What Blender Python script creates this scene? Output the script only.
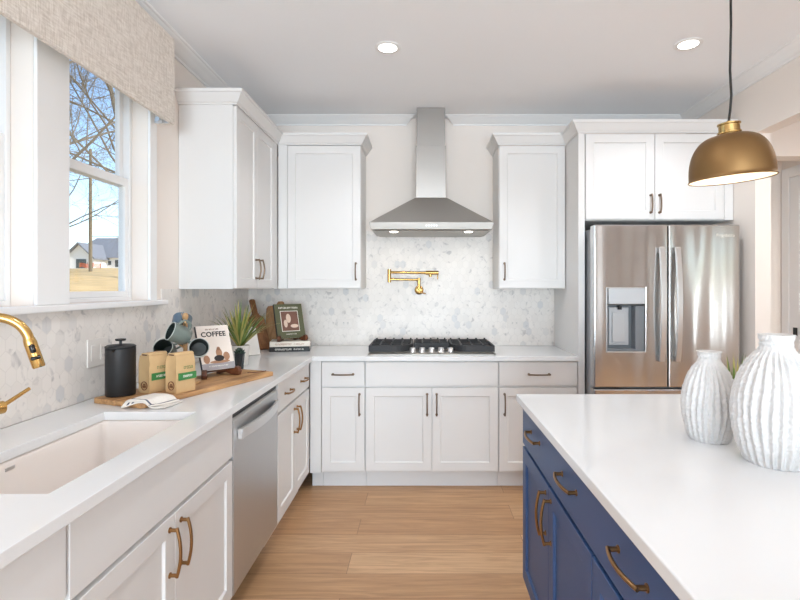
import bpy, bmesh, math, random
from math import sin, cos, pi, radians, sqrt, atan2
from mathutils import Matrix, Vector, noise as mnoise

for _o in list(bpy.data.objects):
    bpy.data.objects.remove(_o)
SC = bpy.context.scene
COL = SC.collection

# ------------------------------------------------------------------ camera
CAMZ = 1.385
cd = bpy.data.cameras.new('camera')
cd.sensor_width = 36.0
cd.lens = 500.0 / 800.0 * 36.0
cd.shift_x = -23.0 / 800.0
cd.shift_y = -13.0 / 800.0
cd.clip_start = 0.02
cd.clip_end = 500
cam = bpy.data.objects.new('camera', cd)
cam.location = (0, 0, CAMZ)
cam.rotation_euler = (pi / 2, 0, 0)
COL.objects.link(cam)
SC.camera = cam

# ------------------------------------------------------------------ exposure
vs = SC.view_settings
vs.view_transform = 'Standard'
vs.look = 'None'
vs.gamma = 1.0
vs.use_curve_mapping = False
vs.exposure = 0.58
SC.cycles.diffuse_bounces = 8
SC.cycles.max_bounces = 14
SC.cycles.sample_clamp_indirect = 4.0

# ------------------------------------------------------------------ sky
world = bpy.data.worlds.new('sky')
SC.world = world
world.use_nodes = True
wn = world.node_tree
wn.nodes.clear()
sky = wn.nodes.new('ShaderNodeTexSky')
sky.sky_type = 'NISHITA'
sky.sun_disc = False
sky.sun_elevation = radians(38)
sky.sun_rotation = radians(95)
sky.altitude = 200
sky.air_density = 1.0
sky.dust_density = 0.3
sky.ozone_density = 2.2
bg = wn.nodes.new('ShaderNodeBackground')
bg.inputs['Strength'].default_value = 0.225
wo = wn.nodes.new('ShaderNodeOutputWorld')
wn.links.new(sky.outputs[0], bg.inputs[0])
wn.links.new(bg.outputs[0], wo.inputs[0])


# ------------------------------------------------------------------ sun and added area lamps
def light(name, kind, loc, rot=(0, 0, 0), energy=10, color=(1, 1, 1), parent=None, **kw):
    d = bpy.data.lights.new(name, kind)
    d.energy = energy
    d.color = color
    for k, v in kw.items():
        setattr(d, k, v)
    o = bpy.data.objects.new(name, d)
    o.location = loc
    o.rotation_euler = rot
    COL.objects.link(o)
    if parent:
        o.parent = parent
    return o


def aim(o, d):
    o.rotation_euler = Vector(d).to_track_quat('-Z', 'Y').to_euler()


sun = light('sun', 'SUN', (30, -5, 30), energy=4.0, color=(1, .95, .87), angle=radians(0.6))
aim(sun, (-cos(radians(38)), 0.22, -sin(radians(38))))
# added area lamp standing in for daylight, outside the made-up rear opening
rear_fill = light('rear_fill_light', 'AREA', (0.4, -5.3, 1.15), energy=345, color=(0.77, 0.89, 1.0),
                 shape='RECTANGLE', size=3.0, size_y=2.3)
aim(rear_fill, (0, 1, 0.8))
# added area lamp beyond the unseen hall window, for light from the right
hall_fill = light('hall_fill_light', 'AREA', (4.9, -1.35, 1.40), energy=48, color=(0.84, 0.92, 1.0),
                 shape='RECTANGLE', size=.8, size_y=1.7)
aim(hall_fill, (-1, 0.1, 0.25))
DOWN_E = 27.0
HOOD_E = 1.3
PEND_E = 0.6
HALL_E = 75.0


# ------------------------------------------------------------------ helpers
def lin(c):
    c = c / 255.0
    return c / 12.92 if c <= 0.04045 else ((c + 0.055) / 1.055) ** 2.4


def rgb(r, g, b):
    return (lin(r), lin(g), lin(b), 1.0)


def new_mat(name):
    m = bpy.data.materials.new(name)
    m.use_nodes = True
    nt = m.node_tree
    b = nt.nodes['Principled BSDF']
    return m, nt, b


def nd(nt, kind, **kw):
    n = nt.nodes.new(kind)
    for k, v in kw.items():
        setattr(n, k, v)
    return n


def mat(name, col, rough=0.5, metal=0.0, var=0.0, vscale=8.0, bump=0.0, bscale=60.0,
        stretch=(1, 1, 1), rvar=0.0, spec=None, coat=0.0):
    """principled material with procedural noise in colour, roughness and bump"""
    m, nt, b = new_mat(name)
    b.inputs['Roughness'].default_value = rough
    b.inputs['Metallic'].default_value = metal
    b.inputs['Base Color'].default_value = col
    if spec is not None:
        b.inputs['Specular IOR Level'].default_value = spec
    if coat:
        b.inputs['Coat Weight'].default_value = coat
        b.inputs['Coat Roughness'].default_value = 0.08
    tc = nd(nt, 'ShaderNodeTexCoord')
    mp = nd(nt, 'ShaderNodeMapping')
    mp.inputs['Scale'].default_value = stretch
    nt.links.new(tc.outputs['Object'], mp.inputs['Vector'])
    if var > 0 or rvar > 0:
        n = nd(nt, 'ShaderNodeTexNoise')
        n.inputs['Scale'].default_value = vscale
        n.inputs['Detail'].default_value = 4
        nt.links.new(mp.outputs[0], n.inputs['Vector'])
        if var > 0:
            mx = nd(nt, 'ShaderNodeMix', data_type='RGBA')
            mx.inputs['A'].default_value = tuple(c * (1 - var) for c in col[:3]) + (1,)
            mx.inputs['B'].default_value = tuple(min(1, c * (1 + var)) for c in col[:3]) + (1,)
            nt.links.new(n.outputs['Fac'], mx.inputs['Factor'])
            nt.links.new(mx.outputs['Result'], b.inputs['Base Color'])
        if rvar > 0:
            mr = nd(nt, 'ShaderNodeMapRange')
            mr.inputs['To Min'].default_value = max(0.02, rough - rvar)
            mr.inputs['To Max'].default_value = rough + rvar
            nt.links.new(n.outputs['Fac'], mr.inputs['Value'])
            nt.links.new(mr.outputs[0], b.inputs['Roughness'])
    if bump > 0:
        n2 = nd(nt, 'ShaderNodeTexNoise')
        n2.inputs['Scale'].default_value = bscale
        n2.inputs['Detail'].default_value = 3
        nt.links.new(mp.outputs[0], n2.inputs['Vector'])
        bp = nd(nt, 'ShaderNodeBump')
        bp.inputs['Strength'].default_value = bump
        bp.inputs['Distance'].default_value = 0.01
        nt.links.new(n2.outputs['Fac'], bp.inputs['Height'])
        nt.links.new(bp.outputs[0], b.inputs['Normal'])
    return m


def emit_mat(name, col, strength):
    m, nt, b = new_mat(name)
    b.inputs['Base Color'].default_value = col
    b.inputs['Emission Color'].default_value = col
    b.inputs['Emission Strength'].default_value = strength
    return m


def vmath(nt, op, a, b=None, scale=None):
    n = nd(nt, 'ShaderNodeVectorMath', operation=op)
    for i, v in enumerate((a, b)):
        if v is None:
            continue
        if isinstance(v, tuple):
            n.inputs[i].default_value = v
        else:
            nt.links.new(v, n.inputs[i])
    return n


def smath(nt, op, a, b=None):
    n = nd(nt, 'ShaderNodeMath', operation=op)
    for i, v in enumerate((a, b)):
        if v is None:
            continue
        if isinstance(v, (int, float)):
            n.inputs[i].default_value = v
        else:
            nt.links.new(v, n.inputs[i])
    return n.outputs[0]


def tile_mat(name, axis, w=0.046, h=0.072):
    """marble mosaic of upright elongated hexagons; axis = which object axis runs sideways"""
    m, nt, b = new_mat(name)
    tc = nd(nt, 'ShaderNodeTexCoord')
    sp = nd(nt, 'ShaderNodeSeparateXYZ')
    nt.links.new(tc.outputs['Object'], sp.inputs[0])
    cb = nd(nt, 'ShaderNodeCombineXYZ')
    u = smath(nt, 'MULTIPLY', sp.outputs[axis], 1.0 / w)
    v = smath(nt, 'MULTIPLY', sp.outputs[2], 1.1547 / h)
    nt.links.new(u, cb.inputs[0])
    nt.links.new(v, cb.inputs[1])
    p = vmath(nt, 'ADD', cb.outputs[0], (200.0, 173.2051 * 2, 0.0)).outputs[0]
    r = (1.0, 1.7320508, 1.0)
    hf = (0.5, 0.8660254, 0.5)
    a = vmath(nt, 'SUBTRACT', vmath(nt, 'MODULO', p, r).outputs[0], hf).outputs[0]
    ph = vmath(nt, 'SUBTRACT', p, hf).outputs[0]
    c = vmath(nt, 'SUBTRACT', vmath(nt, 'MODULO', ph, r).outputs[0], hf).outputs[0]
    z0 = (1.0, 1.0, 0.0)
    a = vmath(nt, 'MULTIPLY', a, z0).outputs[0]
    c = vmath(nt, 'MULTIPLY', c, z0).outputs[0]
    la = vmath(nt, 'LENGTH', a).outputs['Value']
    lc = vmath(nt, 'LENGTH', c).outputs['Value']
    lt = smath(nt, 'LESS_THAN', la, lc)
    mx = nd(nt, 'ShaderNodeMix', data_type='VECTOR')
    nt.links.new(lt, mx.inputs['Factor'])
    nt.links.new(c, mx.inputs[4])
    nt.links.new(a, mx.inputs[5])
    gv = mx.outputs[1]
    cid = vmath(nt, 'SUBTRACT', p, gv).outputs[0]
    cid = vmath(nt, 'SNAP', vmath(nt, 'ADD', cid, (0.1, 0.1, 0.1)).outputs[0], (0.5, 0.4, 1.0)).outputs[0]
    ab = vmath(nt, 'ABSOLUTE', gv).outputs[0]
    d2 = vmath(nt, 'DOT_PRODUCT', ab, (0.5, 0.8660254, 0.0)).outputs['Value']
    sx = nd(nt, 'ShaderNodeSeparateXYZ')
    nt.links.new(ab, sx.inputs[0])
    hd = smath(nt, 'MAXIMUM', sx.outputs[0], d2)
    edge = smath(nt, 'GREATER_THAN', hd, 0.473)
    wn_ = nd(nt, 'ShaderNodeTexWhiteNoise', noise_dimensions='3D')
    nt.links.new(cid, wn_.inputs['Vector'])
    ramp = nd(nt, 'ShaderNodeValToRGB')
    cr = ramp.color_ramp
    cr.elements[0].position = 0.0
    cr.elements[0].color = rgb(233, 228, 223)
    cr.elements[1].position = 1.0
    cr.elements[1].color = rgb(210, 209, 209)
    for pos, colr in ((0.5, rgb(231, 226, 221)), (0.90, rgb(226, 221, 216)), (0.955, rgb(214, 211, 209))):
        e = cr.elements.new(pos)
        e.color = colr
    nt.links.new(wn_.outputs['Value'], ramp.inputs[0])
    # grey veins that differ from tile to tile
    vo = vmath(nt, 'SCALE', wn_.outputs['Color'])
    vo.inputs['Scale'].default_value = 9.0
    vv = vmath(nt, 'ADD', tc.outputs['Object'], vo.outputs[0]).outputs[0]
    n = nd(nt, 'ShaderNodeTexNoise')
    n.inputs['Scale'].default_value = 14.0
    n.inputs['Detail'].default_value = 5
    n.inputs['Distortion'].default_value = 1.4
    nt.links.new(vv, n.inputs['Vector'])
    vr = nd(nt, 'ShaderNodeValToRGB')
    vr.color_ramp.elements[0].position = 0.27
    vr.color_ramp.elements[0].color = (0.58, 0.58, 0.60, 1)
    vr.color_ramp.elements[1].position = 0.42
    vr.color_ramp.elements[1].color = (1, 1, 1, 1)
    nt.links.new(n.outputs['Fac'], vr.inputs[0])
    ml = nd(nt, 'ShaderNodeMix', data_type='RGBA', blend_type='MULTIPLY')
    ml.inputs['Factor'].default_value = 0.85
    nt.links.new(ramp.outputs[0], ml.inputs['A'])
    nt.links.new(vr.outputs[0], ml.inputs['B'])
    mg = nd(nt, 'ShaderNodeMix', data_type='RGBA')
    nt.links.new(edge, mg.inputs['Factor'])
    nt.links.new(ml.outputs['Result'], mg.inputs['A'])
    mg.inputs['B'].default_value = rgb(223, 218, 213)
    nt.links.new(mg.outputs['Result'], b.inputs['Base Color'])
    b.inputs['Roughness'].default_value = 0.35
    return m


def floor_mat():
    m, nt, b = new_mat('oak_plank_floor')
    tc = nd(nt, 'ShaderNodeTexCoord')
    mp = nd(nt, 'ShaderNodeMapping')
    mp.inputs['Location'].default_value = (0.37, 0.055, 0)
    nt.links.new(tc.outputs['Object'], mp.inputs['Vector'])
    br = nd(nt, 'ShaderNodeTexBrick')
    br.offset = 0.37
    br.inputs['Scale'].default_value = 1.0
    br.inputs['Brick Width'].default_value = 1.45
    br.inputs['Row Height'].default_value = 0.19
    br.inputs['Mortar Size'].default_value = 0.0012
    br.inputs['Mortar Smooth'].default_value = 0.0
    br.inputs['Color1'].default_value = (0, 0, 0, 1)
    br.inputs['Color2'].default_value = (1, 1, 1, 1)
    br.inputs['Mortar'].default_value = (0.5, 0.5, 0.5, 1)
    nt.links.new(mp.outputs[0], br.inputs['Vector'])
    ramp = nd(nt, 'ShaderNodeValToRGB')
    ramp.color_ramp.elements[0].color = rgb(186, 144, 104)
    ramp.color_ramp.elements[1].color = rgb(212, 173, 133)
    nt.links.new(br.outputs['Color'], ramp.inputs[0])
    # offset the grain per plank
    ofs = vmath(nt, 'SCALE', br.outputs['Color'])
    ofs.inputs['Scale'].default_value = 7.0
    vv = vmath(nt, 'ADD', tc.outputs['Object'], ofs.outputs[0]).outputs[0]
    mp2 = nd(nt, 'ShaderNodeMapping')
    mp2.inputs['Scale'].default_value = (1.1, 15.0, 1.0)
    nt.links.new(vv, mp2.inputs['Vector'])
    n = nd(nt, 'ShaderNodeTexNoise')
    n.inputs['Scale'].default_value = 2.4
    n.inputs['Detail'].default_value = 7
    n.inputs['Roughness'].default_value = 0.62
    n.inputs['Distortion'].default_value = 0.8
    nt.links.new(mp2.outputs[0], n.inputs['Vector'])
    gr = nd(nt, 'ShaderNodeValToRGB')
    gr.color_ramp.elements[0].position = 0.30
    gr.color_ramp.elements[0].color = (0.60, 0.56, 0.52, 1)
    gr.color_ramp.elements[1].position = 0.66
    gr.color_ramp.elements[1].color = (1.06, 1.06, 1.06, 1)
    nt.links.new(n.outputs['Fac'], gr.inputs[0])
    ml = nd(nt, 'ShaderNodeMix', data_type='RGBA', blend_type='MULTIPLY')
    ml.inputs['Factor'].default_value = 0.8
    nt.links.new(ramp.outputs[0], ml.inputs['A'])
    nt.links.new(gr.outputs[0], ml.inputs['B'])
    mg = nd(nt, 'ShaderNodeMix', data_type='RGBA')
    nt.links.new(br.outputs['Fac'], mg.inputs['Factor'])
    nt.links.new(ml.outputs['Result'], mg.inputs['A'])
    mg.inputs['B'].default_value = rgb(120, 88, 60)
    nt.links.new(mg.outputs['Result'], b.inputs['Base Color'])
    b.inputs['Roughness'].default_value = 0.42
    return m


def wood_mat(name, c1, c2, axis=0, rough=0.5, scale=3.0):
    m, nt, b = new_mat(name)
    tc = nd(nt, 'ShaderNodeTexCoord')
    mp = nd(nt, 'ShaderNodeMapping')
    s = [14.0, 14.0, 14.0]
    s[axis] = 1.5
    mp.inputs['Scale'].default_value = s
    nt.links.new(tc.outputs['Object'], mp.inputs['Vector'])
    n = nd(nt, 'ShaderNodeTexNoise')
    n.inputs['Scale'].default_value = scale
    n.inputs['Detail'].default_value = 6
    n.inputs['Distortion'].default_value = 0.8
    nt.links.new(mp.outputs[0], n.inputs['Vector'])
    r = nd(nt, 'ShaderNodeValToRGB')
    r.color_ramp.elements[0].position = 0.3
    r.color_ramp.elements[0].color = c1
    r.color_ramp.elements[1].position = 0.7
    r.color_ramp.elements[1].color = c2
    nt.links.new(n.outputs['Fac'], r.inputs[0])
    nt.links.new(r.outputs[0], b.inputs['Base Color'])
    b.inputs['Roughness'].default_value = rough
    return m


def steel_mat(name, col, rough, brush_axis, wob=0.0):
    """brushed stainless: fine grain along brush_axis plus a slow waviness of the sheet"""
    m, nt, b = new_mat(name)
    b.inputs['Base Color'].default_value = col
    b.inputs['Metallic'].default_value = 1.0
    tc = nd(nt, 'ShaderNodeTexCoord')
    mp = nd(nt, 'ShaderNodeMapping')
    s = [260.0, 260.0, 260.0]
    s[brush_axis] = 3.0
    mp.inputs['Scale'].default_value = s
    nt.links.new(tc.outputs['Object'], mp.inputs['Vector'])
    n = nd(nt, 'ShaderNodeTexNoise')
    n.inputs['Scale'].default_value = 1.0
    n.inputs['Detail'].default_value = 2
    nt.links.new(mp.outputs[0], n.inputs['Vector'])
    mr = nd(nt, 'ShaderNodeMapRange')
    mr.inputs['To Min'].default_value = rough - 0.05
    mr.inputs['To Max'].default_value = rough + 0.06
    nt.links.new(n.outputs['Fac'], mr.inputs['Value'])
    nt.links.new(mr.outputs[0], b.inputs['Roughness'])
    if wob > 0:
        mp2 = nd(nt, 'ShaderNodeMapping')
        mp2.inputs['Scale'].default_value = (5.0, 5.0, 0.55)
        nt.links.new(tc.outputs['Object'], mp2.inputs['Vector'])
        n2 = nd(nt, 'ShaderNodeTexNoise')
        n2.inputs['Scale'].default_value = 1.0
        n2.inputs['Detail'].default_value = 1
        nt.links.new(mp2.outputs[0], n2.inputs['Vector'])
        bp = nd(nt, 'ShaderNodeBump')
        bp.inputs['Strength'].default_value = wob
        bp.inputs['Distance'].default_value = 0.05
        nt.links.new(n2.outputs['Fac'], bp.inputs['Height'])
        nt.links.new(bp.outputs[0], b.inputs['Normal'])
    return m


def weave_mat(name, c1, c2, scale=170.0):
    m, nt, b = new_mat(name)
    tc = nd(nt, 'ShaderNodeTexCoord')
    out = []
    for st in ((0.35, 0.12, 1.0), (0.35, 1.0, 0.12)):
        mp = nd(nt, 'ShaderNodeMapping')
        mp.inputs['Scale'].default_value = st
        nt.links.new(tc.outputs['Object'], mp.inputs['Vector'])
        n = nd(nt, 'ShaderNodeTexNoise')
        n.inputs['Scale'].default_value = scale
        n.inputs['Detail'].default_value = 3
        nt.links.new(mp.outputs[0], n.inputs['Vector'])
        out.append(n.outputs['Fac'])
    s = smath(nt, 'ADD', out[0], out[1])
    mr = nd(nt, 'ShaderNodeMapRange')
    mr.inputs['From Min'].default_value = 0.75
    mr.inputs['From Max'].default_value = 1.25
    nt.links.new(s, mr.inputs['Value'])
    mx = nd(nt, 'ShaderNodeMix', data_type='RGBA')
    nt.links.new(mr.outputs[0], mx.inputs['Factor'])
    mx.inputs['A'].default_value = c1
    mx.inputs['B'].default_value = c2
    nt.links.new(mx.outputs['Result'], b.inputs['Base Color'])
    b.inputs['Roughness'].default_value = 0.95
    bp = nd(nt, 'ShaderNodeBump')
    bp.inputs['Strength'].default_value = 0.25
    bp.inputs['Distance'].default_value = 0.003
    nt.links.new(s, bp.inputs['Height'])
    nt.links.new(bp.outputs[0], b.inputs['Normal'])
    return m


def glass_pane_mat():
    m = bpy.data.materials.new('clear_window_glass')
    m.use_nodes = True
    nt = m.node_tree
    nt.nodes.clear()
    tr = nd(nt, 'ShaderNodeBsdfTransparent')
    tr.inputs[0].default_value = (0.97, 0.98, 0.98, 1)
    gl = nd(nt, 'ShaderNodeBsdfGlossy')
    gl.inputs['Roughness'].default_value = 0.02
    lw = nd(nt, 'ShaderNodeLayerWeight')
    fr = nd(nt, 'ShaderNodeMapRange')
    fr.inputs['To Min'].default_value = 0.03
    fr.inputs['To Max'].default_value = 0.35
    pw = nd(nt, 'ShaderNodeMath', operation='POWER')
    pw.inputs[1].default_value = 4.0
    nt.links.new(lw.outputs['Facing'], pw.inputs[0])
    nt.links.new(pw.outputs[0], fr.inputs['Value'])
    mx = nd(nt, 'ShaderNodeMixShader')
    o = nd(nt, 'ShaderNodeOutputMaterial')
    nt.links.new(fr.outputs[0], mx.inputs[0])
    nt.links.new(tr.outputs[0], mx.inputs[1])
    nt.links.new(gl.outputs[0], mx.inputs[2])
    nt.links.new(mx.outputs[0], o.inputs[0])
    return m


M = {}
M['wall'] = mat('warm_white_wall_paint', rgb(236, 228, 221), 0.9, var=0.01, vscale=3, bump=0.03, bscale=300)
M['ceiling'] = mat('matt_ceiling_paint', rgb(244, 246, 249), 0.95, var=0.01, vscale=2, bump=0.03, bscale=250)
M['trim'] = mat('white_trim_paint', rgb(238, 238, 238), 0.45, var=0.008, vscale=4)
M['cab'] = mat('white_cabinet_paint', rgb(223, 222, 221), 0.42, var=0.008, vscale=5)
M['toe'] = mat('grey_white_toe_paint', rgb(222, 223, 224), 0.5, var=0.01)
M['navy'] = mat('navy_cabinet_paint', rgb(56, 84, 128), 0.42, var=0.03, vscale=6, spec=0.35)
M['quartz'] = mat('white_quartz', rgb(226, 227, 228), 0.14, var=0.012, vscale=9)
M['floor'] = floor_mat()
M['tileX'] = tile_mat('marble_hexagon_mosaic', 0)
M['tileY'] = tile_mat('marble_hexagon_mosaic_side', 1)
M['bronze'] = mat('brushed_bronze', rgb(156, 118, 78), 0.32, 1.0, var=0.06, vscale=40)
M['bronze_dark'] = mat('bronze_reflection_darkened', rgb(126, 108, 92), 0.3, 1.0, var=0.08, vscale=40)  # same bronze, colour darkened to stand in for the pulls' dark reflections
M['gold'] = mat('brushed_gold', rgb(206, 166, 102), 0.24, 1.0, var=0.04, vscale=30)
M['brass'] = mat('aged_brass', rgb(138, 108, 72), 0.5, 1.0, var=0.1, vscale=7, rvar=0.06)
M['brass_light'] = mat('polished_brass', rgb(190, 160, 106), 0.22, 1.0, var=0.03)
M['steel_v'] = steel_mat('stainless_door', (0.63, 0.63, 0.63, 1), 0.18, 2, wob=0.4)
M['steel_h'] = steel_mat('stainless_sheet', (0.44, 0.425, 0.40, 1), 0.48, 0)
M['steel_hood'] = steel_mat('stainless_hood', (0.40, 0.38, 0.36, 1), 0.34, 2)
M['steel_dw'] = steel_mat('stainless_dishwasher', (0.56, 0.565, 0.57, 1), 0.42, 2)
M['steel_s'] = mat('satin_steel', (0.70, 0.70, 0.70, 1), 0.34, 1.0, var=0.03, vscale=20)
M['fridge_side'] = mat('grey_fridge_side', rgb(168, 172, 176), 0.45, 0.3, var=0.02)
M['disp'] = mat('silver_dispenser_plastic', rgb(192, 196, 200), 0.4, 0.3, var=0.02)
M['disp_dark'] = mat('grey_dispenser_plastic', rgb(120, 126, 132), 0.45, var=0.02)
M['black'] = mat('matt_black', rgb(26, 26, 28), 0.5, var=0.05)
M['black_gloss'] = mat('gloss_black', rgb(18, 18, 20), 0.2, var=0.05)
M['iron'] = mat('cast_iron', rgb(48, 48, 50), 0.55, 0.2, var=0.12, vscale=60, bump=0.1, bscale=300)
M['linen'] = weave_mat('oatmeal_linen', rgb(205, 195, 184), rgb(238, 231, 223), 240.0)
M['glass'] = glass_pane_mat()
M['vinyl'] = mat('white_vinyl', rgb(240, 241, 242), 0.4, var=0.006)
M['porcelain'] = mat('white_sink_composite', rgb(232, 224, 218), 0.3, var=0.008)
M['outlet'] = mat('white_plate_plastic', rgb(228, 223, 218), 0.35, var=0.005)
M['board'] = wood_mat('acacia_board', rgb(140, 95, 55), rgb(205, 160, 110), 0, 0.5)
M['walnut'] = wood_mat('walnut_wood', rgb(66, 36, 22), rgb(112, 66, 40), 0, 0.4)
M['oakb'] = wood_mat('brown_board_wood', rgb(112, 72, 44), rgb(158, 108, 70), 2, 0.5)
M['oakl'] = wood_mat('light_board_wood', rgb(150, 106, 68), rgb(190, 146, 100), 2, 0.5)
M['peg'] = wood_mat('beech_wood', rgb(168, 128, 84), rgb(204, 166, 118), 2, 0.5)
M['kraft'] = mat('kraft_paper', rgb(204, 170, 124), 0.8, var=0.08, vscale=25, bump=0.15, bscale=70)
M['kraft_dark'] = mat('dark_paper_fold', rgb(96, 62, 44), 0.8, var=0.1)
M['green'] = mat('green_print', rgb(58, 126, 66), 0.6, var=0.05)
M['green_text'] = mat('olive_print', rgb(98, 128, 72), 0.7, var=0.05)
M['brown_ink'] = mat('brown_ink', rgb(128, 84, 54), 0.7, var=0.05)
M['white_ink'] = mat('white_ink', rgb(236, 232, 222), 0.7, var=0.02)
M['dark_ink'] = mat('dark_ink', rgb(40, 34, 34), 0.6, var=0.05)
M['paper'] = mat('cream_paper', rgb(238, 230, 218), 0.7, var=0.02)
M['cover'] = mat('pale_book_cover', rgb(232, 222, 212), 0.45, var=0.02)
M['olive'] = mat('olive_book_cover', rgb(84, 86, 58), 0.5, var=0.06)
M['mug'] = mat('sage_glaze', rgb(112, 122, 116), 0.3, var=0.12, vscale=25)
M['mug_blue'] = mat('blue_grey_glaze', rgb(96, 112, 124), 0.3, var=0.12, vscale=25)
M['mug_in'] = mat('dark_green_glaze', rgb(34, 42, 39), 0.4, var=0.2, vscale=40)
M['mug_rim'] = mat('pale_rim_glaze', rgb(186, 190, 184), 0.3, var=0.05)
M['towel'] = mat('white_cotton', rgb(232, 226, 218), 0.95, var=0.04, vscale=90, bump=0.25, bscale=220)
M['stripe'] = mat('navy_stripe_thread', rgb(84, 88, 104), 0.95, var=0.1)
M['leaf'] = mat('grass_leaf', rgb(104, 128, 62), 0.5, var=0.35, vscale=14)
M['leaf_light'] = mat('straw_leaf', rgb(178, 168, 96), 0.55, var=0.25, vscale=14)
M['succ'] = mat('dark_succulent', rgb(52, 68, 56), 0.5, var=0.25, vscale=30)
M['pot_dark'] = mat('smoked_glass_pot', rgb(52, 58, 62), 0.15, var=0.1)
M['pot_white'] = mat('white_ceramic_pot', rgb(230, 227, 222), 0.35, var=0.02)
M['vase'] = mat('white_textured_ceramic', rgb(212, 211, 210), 0.9, var=0.02, vscale=30, bump=0.35, bscale=140)
M['soil'] = mat('dark_soil', rgb(60, 46, 36), 0.95, var=0.2)
M['cord'] = mat('black_cord', rgb(30, 29, 28), 0.6, var=0.05)
M['shade_in'] = mat('cream_enamel', rgb(240, 228, 206), 0.5, var=0.01)
M['lens'] = emit_mat('lit_lens', (1, 0.97, 0.92, 1), 9.0)
M['hoodlens'] = emit_mat('lit_hood_lens', (1, 0.95, 0.86, 1), 6.0)
M['bulb'] = emit_mat('lit_bulb', (1, 0.92, 0.78, 1), 1.0)
M['photo_dark'] = mat('sepia_photo_print', rgb(112, 74, 60), 0.5, var=0.35, vscale=22)
M['photo_light'] = mat('pale_photo_print', rgb(214, 190, 172), 0.5, var=0.2, vscale=30)
M['copper'] = mat('orange_brown_print', rgb(172, 128, 98), 0.5, var=0.35, vscale=30)
M['grey_print'] = mat('grey_print', rgb(158, 154, 158), 0.5, var=0.15, vscale=25)


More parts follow.
